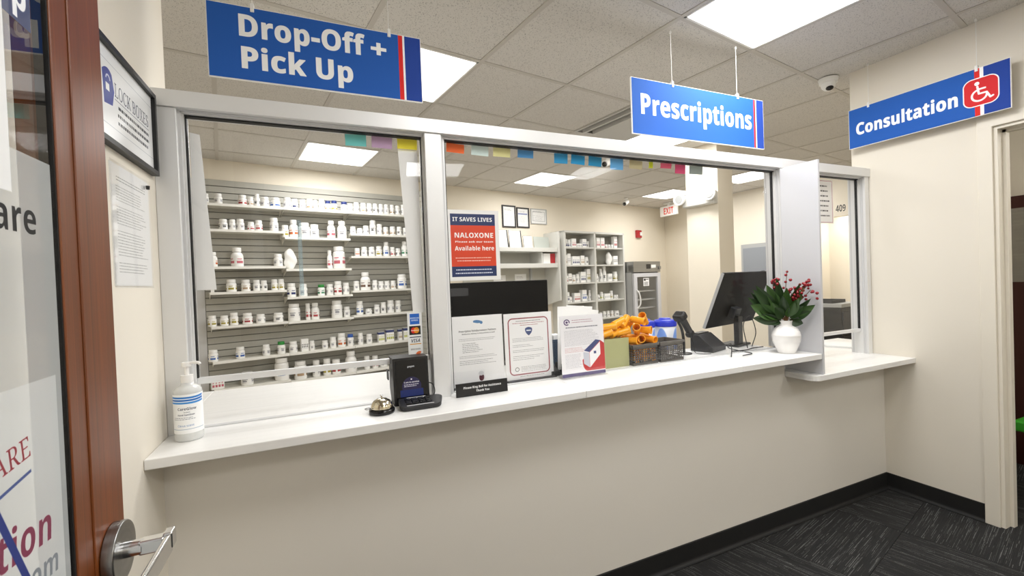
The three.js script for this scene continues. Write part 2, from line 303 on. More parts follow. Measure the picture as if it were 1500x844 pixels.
// paper notes along the top of the panes
{
  const notes = [[0.145, 0.072, 1.858, 0x6fc3bf, 'teal', 'left'], [0.236, 0.073, 1.858, 0xb99ab8, 'mauve', 'left'], [0.328, 0.074, 1.862, 0xe0d23a, 'yellow', 'left'], [0.515, 0.072, 1.864, 0xf0703a, 'orange', 'm'], [0.617, 0.073, 1.861, 0xcfe0dc, 'pale mint', 'm'], [0.712, 0.076, 1.863, 0xdcd79a, 'pale yellow', 'm'], [0.82, 0.073, 1.867, 0x4f8fc4, 'steel blue', 'm'], [0.99, 0.067, 1.856, 0x2f8fc0, 'bright blue', 'm'], [1.077, 0.071, 1.858, 0x1f8fc4, 'cyan blue', 'm'], [1.167, 0.07, 1.856, 0x1d86b4, 'deep cyan', 'm'], [1.286, 0.073, 1.848, 0x5fa4d8, 'sky blue', 'm'], [1.396, 0.076, 1.859, 0xbcb18a, 'khaki', 'm'], [1.486, 0.025, 1.869, 0xc8cf2a, 'narrow lime', 'm'], [1.579, 0.069, 1.874, 0xe8607e, 'pale pink', 'm'], [1.67, 0.067, 1.854, 0xd84a78, 'deep pink', 'm'], [1.774, 0.09, 1.857, 0x8f9a96, 'grey', 'm']];
  for (const [x, w, y, col, cn, wn] of notes) {
    const g = new THREE.PlaneGeometry(w, 1.898 - y, 4, 4), p = g.attributes.position;
    for (let i = 0; i < p.count; i++) { const v = 0.5 - p.getY(i) / (1.898 - y); p.setZ(i, -0.004 * v * v); p.setX(i, p.getX(i) + rr(-0.0005, 0.0005)); }
    g.computeVertexNormals(); g.rotateZ(rr(-0.04, 0.04)); g.translate(x, (1.898 + y) / 2, -0.1055);
    solo('paper_note', g, new THREE.MeshPhysicalMaterial({ color: col, roughness: 0.9, transmission: 0.25, thickness: 0, side: THREE.DoubleSide }), `${cn} square paper note at the top of the ${wn === 'm' ? 'middle' : 'left'} window`, 'paper note', 'paper notes along the window tops');
  }
}
// white strips of paper at the sides of the left pane
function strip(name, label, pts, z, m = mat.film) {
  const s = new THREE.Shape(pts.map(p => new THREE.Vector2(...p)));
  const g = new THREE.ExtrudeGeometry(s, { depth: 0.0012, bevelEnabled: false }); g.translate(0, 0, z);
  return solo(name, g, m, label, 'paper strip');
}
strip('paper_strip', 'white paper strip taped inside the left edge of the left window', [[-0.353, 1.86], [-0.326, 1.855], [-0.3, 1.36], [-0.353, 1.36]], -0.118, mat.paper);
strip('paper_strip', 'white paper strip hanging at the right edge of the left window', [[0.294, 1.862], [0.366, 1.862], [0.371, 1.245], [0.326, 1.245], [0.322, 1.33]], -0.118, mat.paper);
// card stickers
{
  const t = canvas(256, 720, (g, w, h) => {
    g.fillStyle = '#eef0ef'; g.fillRect(0, 0, w, h);
    g.fillStyle = '#1f66c8'; g.fillRect(44, 20, 168, 168); g.fillStyle = '#dfeaf8'; g.font = 'bold 30px sans-serif'; g.textAlign = 'center'; g.fillText('AMERICAN', w / 2, 100); g.fillText('EXPRESS', w / 2, 136);
    g.fillStyle = '#151515'; g.fillRect(28, 214, 200, 140); g.fillStyle = '#e2231a'; g.beginPath(); g.arc(105, 284, 48, 0, 7); g.fill(); g.fillStyle = 'rgba(245,160,30,.92)'; g.beginPath(); g.arc(153, 284, 48, 0, 7); g.fill(); g.fillStyle = '#fff'; g.font = 'bold 24px sans-serif'; g.fillText('MasterCard', w / 2, 293);
    g.fillStyle = '#1a2340'; g.fillRect(30, 384, 200, 14); g.font = 'italic bold 76px sans-serif'; g.fillText('VISA', w / 2, 474); g.fillStyle = '#d79a2d'; g.fillRect(30, 494, 200, 14);
    g.fillStyle = '#6d6d6d'; g.font = 'bold 36px sans-serif'; g.fillText('DISCOVER', w / 2, 596); g.fillStyle = '#e8743c'; g.beginPath(); g.ellipse(176, 648, 50, 26, -0.4, 0, 7); g.fill();
  });
  const o = thing('card_sticker', 'vertical sticker of payment card logos on the left window', 'sticker', [0.326, 1.163, -0.094]);
  part('sticker_back', b2(-0.027, 0.027, -0.085, 0.085, -0.0015, 0), mat.white, o); part('sticker_print', plane(0.054, 0.17, 0, 0, 0.0006), print(t, 0.35), o);
}
// red edged notice on the right window
const lines = (g, x, y, w, n, gap, col = '#555', th = 3, jit = 0.35) => { g.fillStyle = col; for (let k = 0; k < n; k++) { let a = x; const e = x + w * (1 - rnd() * jit); while (a < e) { const L = Math.min(rr(8, 34), e - a); g.fillRect(a, y + k * gap, L, th); a += L + 6; } } };
{
  const t = canvas(256, 460, (g, w, h) => { g.fillStyle = '#f2efec'; g.fillRect(0, 0, w, h); g.strokeStyle = '#b8686a'; g.lineWidth = 5; g.strokeRect(12, 12, w - 24, h - 24); lines(g, 40, 60, 190, 7, 52, '#2a2a2a', 14, 0.3); });
  const o = thing('notice', 'red edged paper notice inside the narrow right window', 'notice', [2.79, 1.757, -0.107]);
  part('notice_paper', b2(-0.085, 0.085, -0.13, 0.13, -0.001, 0.001), mat.paper, o); part('notice_print', plane(0.17, 0.26, 0, 0, 0.0016), print(t), o);
}

// ------------------------------------------------------------ hanging signs
function blueSign(g, w, h, a, b, c) {
  g.fillStyle = '#195ab3'; g.fillRect(0, 0, w, h);
  g.fillStyle = '#163f9a'; g.fillRect(c * w, 0, w, h);
  g.fillStyle = '#e0261f'; g.fillRect(a * w, 0, (b - a) * w, h);
  g.fillStyle = '#ffffff'; g.fillRect(b * w, 0, (c - b) * w, h);
}
function fit(g, s, x0, x1, y, px, font = 'bold', heavy = 0) { g.font = `${font} ${px}px sans-serif`; g.textAlign = 'left'; const m = g.measureText(s).width; g.save(); g.translate(x0, y); g.scale((x1 - x0) / m, 1); g.fillText(s, 0, 0); if (heavy) { g.strokeStyle = g.fillStyle; g.lineWidth = heavy; g.lineJoin = 'round'; g.strokeText(s, 0, 0); } g.restore(); }
function hangingSign(name, label, w, h, pos, turn, tex, cables) {
  const t = thing(name, label, 'sign', pos, turn, 'hanging blue signs');
  part('board', b2(-w / 2, w / 2, -h / 2, h / 2, -0.004, 0.004), mat.white, t);
  part('sign_face', plane(w - 0.005, h - 0.005, 0, 0, 0.0048), new THREE.MeshStandardMaterial({ map: tex, roughness: 0.8 }), t);
  for (const x of cables) {
    const L = HC - pos[1] - h / 2;
    part('hanger_wire', cyl(0.0011, 0.0011, L, x, h / 2 + L / 2, 0, 8), mat.white, t);
    part('clip', b2(x - 0.006, x + 0.006, h / 2 - 0.016, h / 2 + 0.014, -0.008, 0.008, 0.002), mat.white, t);
    part('ceiling_hook', cyl(0.006, 0.004, 0.014, x, h / 2 + L - 0.007, 0, 10), mat.white, t);
  }
  return t;
}
{
  const t1 = canvas(1400, 500, (g, w, h) => { blueSign(g, w, h, 0.88, 0.903, 0.914); g.fillStyle = '#fbfbfa'; fit(g, 'Drop-Off', 0.117 * w, 0.7 * w, 0.4 * h, 205, 'bold', 6); fit(g, '+', 0.73 * w, 0.82 * w, 0.405 * h, 190, 'bold', 6); fit(g, 'Pick Up', 0.122 * w, 0.645 * w, 0.84 * h, 205, 'bold', 6); });
  hangingSign('hanging_sign', 'blue hanging sign reading Drop-Off + Pick Up', 0.702, 0.248, [0.052, 2.183, -0.15], 0, t1, [-0.218, 0.232]);
  const t2 = canvas(1600, 460, (g, w, h) => { blueSign(g, w, h, 0.916, 0.931, 0.94); g.fillStyle = '#fbfbfa'; fit(g, 'Prescriptions', 0.047 * w, 0.9 * w, 0.63 * h, 235, 'bold', 5); });
  hangingSign('hanging_sign', 'blue hanging sign reading Prescriptions', 0.92, 0.272, [1.876, 2.177, -0.15], 0, t2, [-0.2, 0.26]);
  const t3 = canvas(1400, 470, (g, w, h) => {
    blueSign(g, w, h, 0.82, 0.848, 0.868); g.fillStyle = '#fbfbfa'; fit(g, 'Consultation', 0.05 * w, 0.735 * w, 0.68 * h, 190, 'bold', 7);
    const x = 0.757 * w, y = 0.2 * h, s = 0.19 * w, q = 0.6 * h; const round = (a, b, c, d, r) => { g.beginPath(); g.moveTo(a + r, b); g.arcTo(a + c, b, a + c, b + d, r); g.arcTo(a + c, b + d, a, b + d, r); g.arcTo(a, b + d, a, b, r); g.arcTo(a, b, a + c, b, r); g.closePath(); g.fill(); };
    g.fillStyle = '#fff'; round(x, y, s, q, 70); g.fillStyle = '#d8262b'; round(x + 9, y + 9, s - 18, q - 18, 62);
    g.fillStyle = '#fff'; g.strokeStyle = '#fff'; g.lineWidth = 17; g.lineCap = 'round'; g.lineJoin = 'round';
    const cx = x + s * 0.46, cy = y + q * 0.62; g.beginPath(); g.arc(cx, cy, 55, -0.1, Math.PI * 1.4); g.stroke();
    g.beginPath(); g.arc(x + s * 0.4, y + q * 0.2, 19, 0, 7); g.fill();
    g.beginPath(); g.moveTo(x + s * 0.41, y + q * 0.3); g.lineTo(x + s * 0.45, y + q * 0.57); g.lineTo(x + s * 0.66, y + q * 0.57); g.lineTo(x + s * 0.76, y + q * 0.78); g.lineTo(x + s * 0.83, y + q * 0.75); g.stroke();
    g.beginPath(); g.moveTo(x + s * 0.43, y + q * 0.41); g.lineTo(x + s * 0.62, y + q * 0.41); g.stroke();
  });
  hangingSign('hanging_sign', 'blue hanging sign reading Consultation with a red wheelchair symbol', 0.71, 0.241, [3.087, 2.2145, 0.232], -Math.PI / 2, t3, [-0.246, 0.234]);
}

// ------------------------------------------------------------ open glass door at the left
{
  const X = -0.3225, t = thing('glass_door', 'open wooden door with a large glass pane and steel lever', 'door', [X, 0, 0.673]);
  const th = 0.0225, W = 0.91, H = 2.08;
  const uvWood = g => { const p = g.attributes.position, uv = g.attributes.uv; for (let i = 0; i < p.count; i++) uv.setXY(i, (p.getZ(i) + p.getX(i)) * 2.2, p.getY(i) * 0.45); return g; };
  const uvRail = g => { const p = g.attributes.position, uv = g.attributes.uv; for (let i = 0; i < p.count; i++) uv.setXY(i, (p.getY(i) + p.getX(i)) * 2.2, p.getZ(i) * 0.45); return g; };
  part('stile', uvWood(b2(-th, th, 0.008, H, 0, 0.1, 0.002)), mat.wood, t); part('stile', uvWood(b2(-th, th, 0.008, H, W - 0.11, W, 0.002)), mat.wood, t);
  part('top_rail', uvRail(b2(-th, th, H - 0.12, H, 0.1, W - 0.11)), mat.wood, t); part('bottom_rail', uvRail(b2(-th, th, 0.008, 0.2, 0.1, W - 0.11)), mat.wood, t);
  part('glass_stop', uvWood(b2(-th + 0.004, th - 0.002, 0.2, H - 0.12, 0.1, 0.143, 0.002)), mat.wood, t);
  part('glass_stop', uvWood(b2(-th + 0.004, th - 0.004, 0.2, H - 0.12, W - 0.15, W - 0.11, 0.003)), mat.wood, t);
  part('gasket', [b2(0.004, 0.0185, 0.2, H - 0.12, 0.143, 0.146), b2(0.004, 0.0185, 0.2, H - 0.12, W - 0.154, W - 0.15)], mat.gasket, t);
  part('pane', b2(0.01, 0.016, 0.2, H - 0.12, 0.146, W - 0.154), mat.glass, t);
  // lever handle
  const h = new THREE.Group(); h.name = 'lever_handle'; h.position.set(th, 0.965, 0.05); t.add(h);
  const ax = g => { g.rotateZ(-Math.PI / 2); return g; };
  part('rosette', ax(lathe([[0, 0], [0.043, 0], [0.0435, 0.002], [0.0435, 0.014], [0.042, 0.016], [0, 0.016]], 40)), mat.steel, h);
  part('neck', [ax(cyl(0.012, 0.0115, 0.024, 0, 0.026, 0, 20)), rb(0.034, 0.022, 0.02, 0.004, 0.05, 0, 0)], mat.chrome, h);
  part('lever', [rb(0.013, 0.026, 0.022, 0.003, 0.07, 0.002, -0.004), rb(0.009, 0.03, 0.12, 0.004, 0.0705, -0.003, 0.058), rb(0.05, 0.022, 0.01, 0.004, 0.05, -0.006, 0.116)], mat.chrome, h);
  const h2 = h.clone(); h2.rotation.y = Math.PI; h2.scale.set(0.6, 1, 1); h2.position.set(-th, 0.965, 0.05);
  // vinyl lettering on the glass
  const cw = 800, ch = 2048, y0 = 0.42, y1 = 1.96, z0 = 0.149, z1 = 0.75;       // print window on the pane: z runs right to left
  const px = z => (z1 - z) / (z1 - z0) * cw, py = y => (y1 - y) / (y1 - y0) * ch;
  const draw = mask => (g, w, h) => {
    g.fillStyle = mask ? '#000' : '#ddd'; g.fillRect(0, 0, w, h);
    const put = (s, zr, y, size, font, col, rot = 0) => { g.save(); g.translate(px(zr), py(y)); g.rotate(rot); g.font = `${font}`.replace('#', size); g.textAlign = 'right'; g.fillStyle = mask ? '#fff' : col; g.fillText(s, 0, 0); g.restore(); };
    g.fillStyle = mask ? '#6e6e6e' : '#dfe4e3'; g.fillRect(0, py(1.52), px(0.152), h); g.fillStyle = mask ? '#a8a8a8' : '#e2e6e5'; g.fillRect(0, py(1.255), px(0.164), h);                        // frosted film
    g.fillStyle = mask ? '#d0d0d0' : '#4b5576'; g.fillRect(0, py(1.96), px(0.178), py(1.672) - py(1.96));       // dark blue band at the top
    g.fillStyle = mask ? '#e4e4e4' : '#f2f3f2'; g.fillRect(0, py(1.83), px(0.232), py(1.47) - py(1.83));        // white sheet
    put('Equip', 0.183, 1.69, 74, 'bold #px sans-serif', '#eef0f2');
    put('care', 0.186, 1.427, 68, 'bold #px sans-serif', '#060607');
    put('CARE', 0.222, 1.174, 44, '#px serif', '#8c2a34', -0.12);
    put('Registration', 0.188, 1.062, 72, 'bold #px sans-serif', '#7c2f4a', 0.1);
    put('Room', 0.178, 1.018, 52, 'bold #px sans-serif', '#7c8288', 0.1);
    g.strokeStyle = mask ? '#fff' : '#3f4f86'; g.lineWidth = 5; g.beginPath(); g.moveTo(px(0.224), py(1.157)); g.lineTo(px(0.31), py(1.144)); g.stroke();
    g.strokeStyle = mask ? '#fff' : '#1f2f78'; g.lineWidth = 13; g.beginPath(); g.moveTo(px(0.29), py(1.145)); g.lineTo(px(0.235), py(1.03)); g.stroke();
  };
  const ct = canvas(cw, ch, draw(false)), at = canvas(cw, ch, draw(true)); at.colorSpace = THREE.NoColorSpace;
  const lp = part('vinyl_lettering', plane(z1 - z0, y1 - y0), new THREE.MeshStandardMaterial({ map: ct, alphaMap: at, transparent: true, roughness: 0.6, side: THREE.DoubleSide }), t, 'printed lettering and frosted film on the glass');
  lp.rotation.y = Math.PI / 2; lp.position.set(0.0166, (y0 + y1) / 2, (z0 + z1) / 2);
  part('hinge', [cyl(0.008, 0.008, 0.1, 0, 0.3, W + 0.004, 12), cyl(0.008, 0.008, 0.1, 0, 1.05, W + 0.004, 12), cyl(0.008, 0.008, 0.1, 0, 1.8, W + 0.004, 12)], mat.steel, t);
}

// ------------------------------------------------------------ pictures on the left wall
{
  const W = 0.52, H = 0.236, t = thing('framed_notice', 'black framed lock boxes notice on the left wall', 'picture frame', [XL, 1.815, -0.03 + W / 2], Math.PI / 2);
  const f = 0.012;
  part('frame', [b2(-W / 2, W / 2, H / 2 - f, H / 2, 0, 0.018), b2(-W / 2, W / 2, -H / 2, -H / 2 + f, 0, 0.018), b2(-W / 2, -W / 2 + f, -H / 2 + f, H / 2 - f, 0, 0.018), b2(W / 2 - f, W / 2, -H / 2 + f, H / 2 - f, 0, 0.018)], mat.black, t);
  const tex = canvas(1040, 472, (g, w, h) => {
    g.fillStyle = '#f3f4f4'; g.fillRect(0, 0, w, h); g.fillStyle = '#b9bec4'; g.fillRect(0, 66, w, 3); g.fillRect(0, 392, w, 3);
    g.fillStyle = '#3c4a9c'; const c = 425, y = 200; g.beginPath(); g.moveTo(c - 60, y - 70); g.quadraticCurveTo(c, y - 120, c + 50, y - 80); g.lineTo(c + 72, y); g.lineTo(c + 46, y + 80); g.lineTo(c - 50, y + 96); g.closePath(); g.fill();
    g.fillStyle = '#f3f4f4'; g.fillRect(c - 24, y - 18, 40, 38); g.lineWidth = 9; g.strokeStyle = '#c9d0ec'; g.beginPath(); g.arc(c + 4, y - 40, 22, Math.PI, 0); g.stroke();
    g.fillStyle = '#252b52'; g.font = '100px serif'; g.save(); g.translate(500, 216); g.scale(480 / g.measureText('LOCK BOXES').width, 1); g.fillText('LOCK BOXES', 0, 0); g.restore(); g.fillStyle = '#3a3f66'; g.fillRect(500, 230, 480, 3);
    lines(g, 540, 256, 440, 1, 30, '#33383f', 17, 0.02); lines(g, 530, 298, 450, 1, 30, '#33383f', 17, 0.02); lines(g, 530, 340, 430, 1, 30, '#33383f', 17, 0.02);
  });
  part('print', plane(W - 2 * f, H - 2 * f, 0, 0, 0.008), print(tex, 0.25), t);
  part('backing', b2(-W / 2 + f, W / 2 - f, -H / 2 + f, H / 2 - f, 0, 0.007), mat.paper, t);
}
{
  const t = thing('posted_document', 'white typed document in a clear sleeve on the left wall', 'document', [XL, 1.52, 0.145], Math.PI / 2);
  const tex = canvas(512, 640, (g, w, h) => { g.fillStyle = '#f2f2f1'; g.fillRect(0, 0, w, h); lines(g, 60, 60, 400, 2, 16, '#555', 5, 0.1); lines(g, 50, 110, 410, 6, 15, '#777', 4, 0.25); lines(g, 50, 220, 410, 7, 15, '#777', 4, 0.25); lines(g, 50, 350, 410, 9, 16, '#777', 4, 0.3); lines(g, 50, 520, 410, 4, 16, '#777', 4, 0.3); });
  part('sheet', b2(-0.125, 0.125, -0.145, 0.145, 0, 0.002), mat.paper, t); part('print', plane(0.246, 0.286, 0, 0, 0.0026), print(tex, 0.5), t);
  const sl = part('sleeve', b2(-0.13, 0.13, -0.15, 0.15, 0.003, 0.0042), mat.acrylic, t); part('push_pin', cyl(0.004, 0.005, 0.01, 0.1, 0.128, 0.009, 10).rotateX(0), mat.black, t);
}

// ------------------------------------------------------------ things on the counter
{ // hand sanitizer
  const t = thing('sanitizer_bottle', 'clear hand sanitizer pump bottle with blue wave label on the counter', 'bottle', [-0.362, CT, 0.005]);
  const body = lathe([[0, 0], [0.033, 0], [0.0355, 0.004], [0.0355, 0.135], [0.034, 0.146], [0.026, 0.154], [0.017, 0.158], [0.0155, 0.166], [0, 0.166]], 32);
  part('body', body, new THREE.MeshPhysicalMaterial({ color: 0xf3f4f2, roughness: 0.25, transmission: 0.35, thickness: 0, ior: 1.4 }), t);
  const tex = canvas(1024, 512, (g, w, h) => {
    g.fillStyle = '#f7f8f8'; g.fillRect(0, 0, w, h);
    g.save(); g.translate(512, 0);
    for (let k = 0; k < 3; k++) { g.fillStyle = ['#2a7fd0', '#1f6ec4', '#3a8edb'][k]; g.beginPath(); const y = 30 + k * 34; g.moveTo(-250, y + 10); g.bezierCurveTo(-80, y - 22, 90, y + 26, 250, y - 14); g.lineTo(250, y + 12); g.bezierCurveTo(90, y + 48, -80, y + 2, -250, y + 32); g.closePath(); g.fill(); }
    g.fillStyle = '#27304a'; g.textAlign = 'center'; g.font = 'bold 46px sans-serif'; g.fillText('CareGlow', 40, 204); g.font = '22px sans-serif'; g.fillText('Instant', 40, 240); g.font = 'bold 28px sans-serif'; g.fillText('Hand Sanitizer', 30, 276);
    lines(g, -130, 300, 280, 2, 20, '#6a7080', 6, 0.3); g.fillStyle = '#4c79b8'; g.font = '36px sans-serif'; g.fillText('Citrus scent', 20, 420); g.fillStyle = '#8fa6c0'; g.fillRect(-250, 452, 500, 6); g.restore();
  });
  const lg = new THREE.CylinderGeometry(0.0359, 0.0359, 0.112, 40, 1, true); lg.rotateY(Math.PI - R(8)); lg.translate(0, 0.08, 0);
  part('label', lg, print(tex, 0.4), t);
  const p = part('pump', [cyl(0.0155, 0.0155, 0.022, 0, 0.176, 0, 24), cyl(0.006, 0.006, 0.03, 0, 0.2, 0, 14), cyl(0.013, 0.012, 0.012, 0, 0.218, 0, 20)], mat.whiteGloss, t);
  part('nozzle', tube([[0, 0.22, 0], [0.02, 0.2225, 0.008], [0.034, 0.221, 0.014], [0.036, 0.217, 0.015]], 0.0045, 12, 8), mat.whiteGloss, p);
}
{ // call bell
  const t = thing('call_bell', 'chrome desk call bell on a black base', 'bell', [0.18, CT, 0.035]);
  part('base', lathe([[0, 0], [0.04, 0], [0.042, 0.004], [0.042, 0.012], [0.037, 0.017], [0, 0.017]], 36), mat.blackGloss, t);
  part('dome', lathe([[0.035, 0.018], [0.036, 0.02], [0.034, 0.03], [0.027, 0.041], [0.016, 0.048], [0, 0.05]], 36), mat.brass, t);
  part('plunger', lathe([[0, 0.049], [0.003, 0.049], [0.003, 0.056], [0.005, 0.057], [0.005, 0.06], [0, 0.0615]], 16), mat.chrome, t);
  part('ring', new THREE.TorusGeometry(0.009, 0.0012, 8, 20).rotateX(Math.PI / 2).translate(-0.046, 0.022, 0.008), mat.black, t);
}
{ // payment terminal
  const t = thing('payment_terminal', 'black card payment terminal with a keypad on the counter', 'card terminal', [0.292, CT + 0.003, -0.03]);
  const sp = new THREE.Shape(); sp.moveTo(-0.085, 0.045); sp.lineTo(-0.085, 0.16); sp.lineTo(0.0, 0.16); sp.lineTo(0.012, 0); sp.lineTo(-0.05, 0); sp.lineTo(-0.085, 0.045);
  const g = new THREE.ExtrudeGeometry(sp, { depth: 0.12, bevelEnabled: true, bevelSize: 0.003, bevelThickness: 0.003, bevelSegments: 2 }); g.rotateY(-Math.PI / 2); g.translate(0.06, 0, 0);
  part('housing', g, mat.black, t);
  const tex = canvas(480, 620, (g, w, h) => {
    g.fillStyle = '#0a0a0c'; g.fillRect(0, 0, w, h); g.fillStyle = '#d5d7db'; g.textAlign = 'center'; g.font = 'bold 40px sans-serif'; g.fillText('poynt', w / 2, 120);
    g.fillStyle = '#26234a'; g.beginPath(); g.ellipse(w / 2, 420, 150, 150, 0, Math.PI, 0); g.fill(); g.fillRect(90, 418, 300, 50);
    g.fillStyle = '#e8e8f0'; g.fillRect(228, 300, 22, 18); g.font = 'bold 34px sans-serif'; g.fillText('I am in service', w / 2, 366); lines(g, 120, 386, 230, 2, 26, '#c9c9d8', 12, 0.2);
    g.fillStyle = '#12286a'; g.fillRect(60, 470, 360, 110);
  });
  const face = part('screen_face', plane(0.108, 0.138), print(tex, 0.18), t); face.position.set(0, 0.086, 0.0095); face.rotation.x = -0.075;
  const base = new THREE.Shape(); base.moveTo(-0.052, 0); base.lineTo(0.05, 0); base.quadraticCurveTo(0.066, 0, 0.068, -0.014); base.lineTo(0.056, -0.05); base.quadraticCurveTo(0.05, -0.062, 0.036, -0.062); base.lineTo(-0.038, -0.062); base.quadraticCurveTo(-0.054, -0.06, -0.056, -0.046); base.lineTo(-0.052, 0);
  const bg = new THREE.ExtrudeGeometry(base, { depth: 0.011, bevelEnabled: true, bevelSize: 0.002, bevelThickness: 0.002, bevelSegments: 2 }); bg.rotateX(-Math.PI / 2); bg.translate(0.006, 0.009, 0.014);
  const kp = part('keypad', bg, M(0x1e1e20, 0.4), t); kp.rotation.x = 0.16; kp.position.set(0.008, 0.006, 0.004); kp.scale.set(1.22, 1, 1.25);
  for (let i = 0; i < 4; i++) for (let j = 0; j < 3; j++) part('key', rb(0.016, 0.004, 0.009, 0.001, -0.026 + i * 0.019, 0.0235, 0.028 + j * 0.0125), mat.blackGloss, kp);
  part('bright_strip', b2(-0.034, 0.042, 0.0215, 0.023, 0.0675, 0.0705), mat.panel, kp); part('bright_strip', b2(-0.026, 0.028, 0.0215, 0.0245, 0.0185, 0.0215), mat.panel, kp);
  part('card_flap', rb(0.004, 0.036, 0.03, 0.001, -0.073, 0.1, -0.055), mat.black, t);
  part('cable', tube([[0.06, 0.06, -0.03], [0.08, 0.055, -0.02], [0.085, 0.03, 0.0], [0.072, 0.012, 0.012]], 0.002, 16, 6), mat.black, t);
}
// printed notices
function notice(name, label, w, h, pos, tilt, tex, holder = 'acrylic', turn = 0) {
  const t = thing(name, label, 'notice', pos, turn);
  const k = new THREE.Group(); k.name = 'display'; k.rotation.x = -tilt; k.position.y = 0.005; t.add(k);
  part('sheet', b2(-w / 2, w / 2, 0, h, -0.001, 0.001), mat.paper, k); part('print', plane(w, h, 0, h / 2, 0.0016), print(tex, 0.5), k);
  part('cover', b2(-w / 2 - 0.003, w / 2 + 0.003, 0, h + 0.002, 0.003, 0.0042), mat.acrylic, k);
  if (holder === 'acrylic') part('holder_foot', b2(-w / 2 - 0.003, w / 2 + 0.003, 0, 0.005, -0.05, 0.02), mat.acrylic, t);
  if (holder === 'dark') part('holder_foot', b2(-w / 2, w / 2, 0, 0.006, -0.02, 0.03), mat.charcoal, t);
  return t;
}
{
  const n1 = canvas(700, 900, (g, w, h) => {
    g.fillStyle = '#f2f2f2'; g.fillRect(0, 0, w, h);
    g.fillStyle = '#2f77b0'; g.beginPath(); g.ellipse(355, 78, 58, 20, 0.1, 0, 7); g.fill(); g.fillRect(300, 66, 90, 22); g.beginPath(); g.arc(408, 92, 20, 0, 7); g.fill();
    g.fillStyle = '#1d1d20'; fit(g, 'Prescription Reimbursement Partners', 100, 610, 204, 34); fit(g, 'Medication delivery to help patients in need', 140, 590, 236, 22);
    lines(g, 96, 290, 500, 2, 20, '#888', 5, 0.15); lines(g, 140, 350, 300, 6, 22, '#777', 6, 0.4); lines(g, 96, 510, 510, 2, 20, '#888', 5, 0.1); lines(g, 96, 570, 510, 3, 22, '#777', 5, 0.25);
    g.fillStyle = '#5b2a36'; g.beginPath(); g.ellipse(380, 800, 34, 46, 0, 0, 7); g.fill(); g.fillStyle = '#d4d4d6'; g.beginPath(); g.ellipse(376, 748, 36, 30, 0, 0, 7); g.fill();
  });
  notice('standing_notice', 'white notice with a small blue emblem standing left of the red bordered one', 0.222, 0.285, [0.59, CT, -0.142], 0.03, n1, 'dark');
  const n2 = canvas(700, 900, (g, w, h) => {
    g.fillStyle = '#f3f3f3'; g.fillRect(0, 0, w, h);
    g.strokeStyle = '#8e2030'; g.lineWidth = 15; g.beginPath(); const a = 60, b = 70, c = w - 60, d = h - 70, r = 60; g.moveTo(a + r, b); g.arcTo(c, b, c, d, r); g.arcTo(c, d, a, d, r); g.arcTo(a, d, a, b, r); g.arcTo(a, b, c, b, r); g.closePath(); g.stroke();
    lines(g, 170, 104, 360, 1, 20, '#444', 7, 0); lines(g, 120, 132, 470, 1, 20, '#9a2b3a', 7, 0); lines(g, 230, 160, 260, 1, 20, '#9a2b3a', 7, 0);
    g.fillStyle = '#20407c'; g.beginPath(); g.moveTo(300, 214); g.quadraticCurveTo(352, 176, 404, 214); g.quadraticCurveTo(412, 268, 352, 312); g.quadraticCurveTo(292, 268, 300, 214); g.fill(); g.fillStyle = '#e8eef8'; g.fillRect(318, 232, 68, 18);
    lines(g, 110, 340, 490, 3, 20, '#888', 5, 0.15); lines(g, 110, 430, 330, 2, 22, '#777', 5, 0.3); lines(g, 110, 500, 480, 2, 22, '#777', 5, 0.1); lines(g, 110, 580, 480, 3, 24, '#777', 5, 0.4);
    g.strokeStyle = '#333'; g.lineWidth = 7; g.beginPath(); g.arc(160, 760, 26, 0, 7); g.stroke(); lines(g, 220, 730, 380, 4, 20, '#888', 5, 0.1); lines(g, 200, 856, 360, 1, 20, '#888', 6, 0);
  });
  notice('standing_notice', 'white notice with a rounded red border standing inside the middle window', 0.226, 0.282, [0.822, CT, -0.142], 0.03, n2, 'dark');
  const n3 = canvas(700, 940, (g, w, h) => {
    g.fillStyle = '#eeedf0'; g.fillRect(0, 0, w, h);
    g.strokeStyle = '#4c2a6b'; g.lineWidth = 16; g.beginPath(); g.arc(110, 100, 40, 0.9, 6.6); g.stroke(); g.fillStyle = '#4c2a6b'; g.beginPath(); g.arc(110, 100, 18, 0, 7); g.fill();
    lines(g, 190, 70, 320, 1, 30, '#a66a7c', 8, 0); lines(g, 190, 104, 340, 1, 30, '#a66a7c', 8, 0); lines(g, 90, 176, 520, 1, 30, '#55586a', 14, 0);
    lines(g, 60, 230, 560, 13, 19, '#a9a9b0', 5, 0.2); lines(g, 60, 500, 320, 4, 20, '#c77c78', 5, 0.2); lines(g, 60, 600, 280, 11, 20, '#a9a9b0', 5, 0.3);
    g.fillStyle = '#c3262d'; g.beginPath(); g.moveTo(640, 420); g.lineTo(700, 470); g.lineTo(700, 876); g.lineTo(400, 876); g.quadraticCurveTo(330, 850, 330, 700); g.lineTo(420, 620); g.closePath(); g.fill();
    g.fillStyle = '#2c3f7d'; g.beginPath(); g.moveTo(360, 560); g.lineTo(560, 400); g.lineTo(640, 420); g.lineTo(450, 590); g.closePath(); g.fill();
    g.fillStyle = '#f4f5f7'; g.beginPath(); g.moveTo(450, 600); g.lineTo(630, 440); g.lineTo(630, 640); g.lineTo(450, 830); g.closePath(); g.fill(); g.fillStyle = '#c7cbd6'; g.beginPath(); g.moveTo(350, 580); g.lineTo(446, 600); g.lineTo(446, 830); g.lineTo(350, 760); g.closePath(); g.fill(); g.fillStyle = '#2c3f7d'; g.fillRect(520, 580, 40, 40);
    g.fillStyle = '#43366f'; g.fillRect(0, 890, w, 50);
  });
  notice('standing_notice', 'white notice with a red and blue box picture in an acrylic stand', 0.22, 0.262, [1.045, CT, -0.066], 0.04, n3);
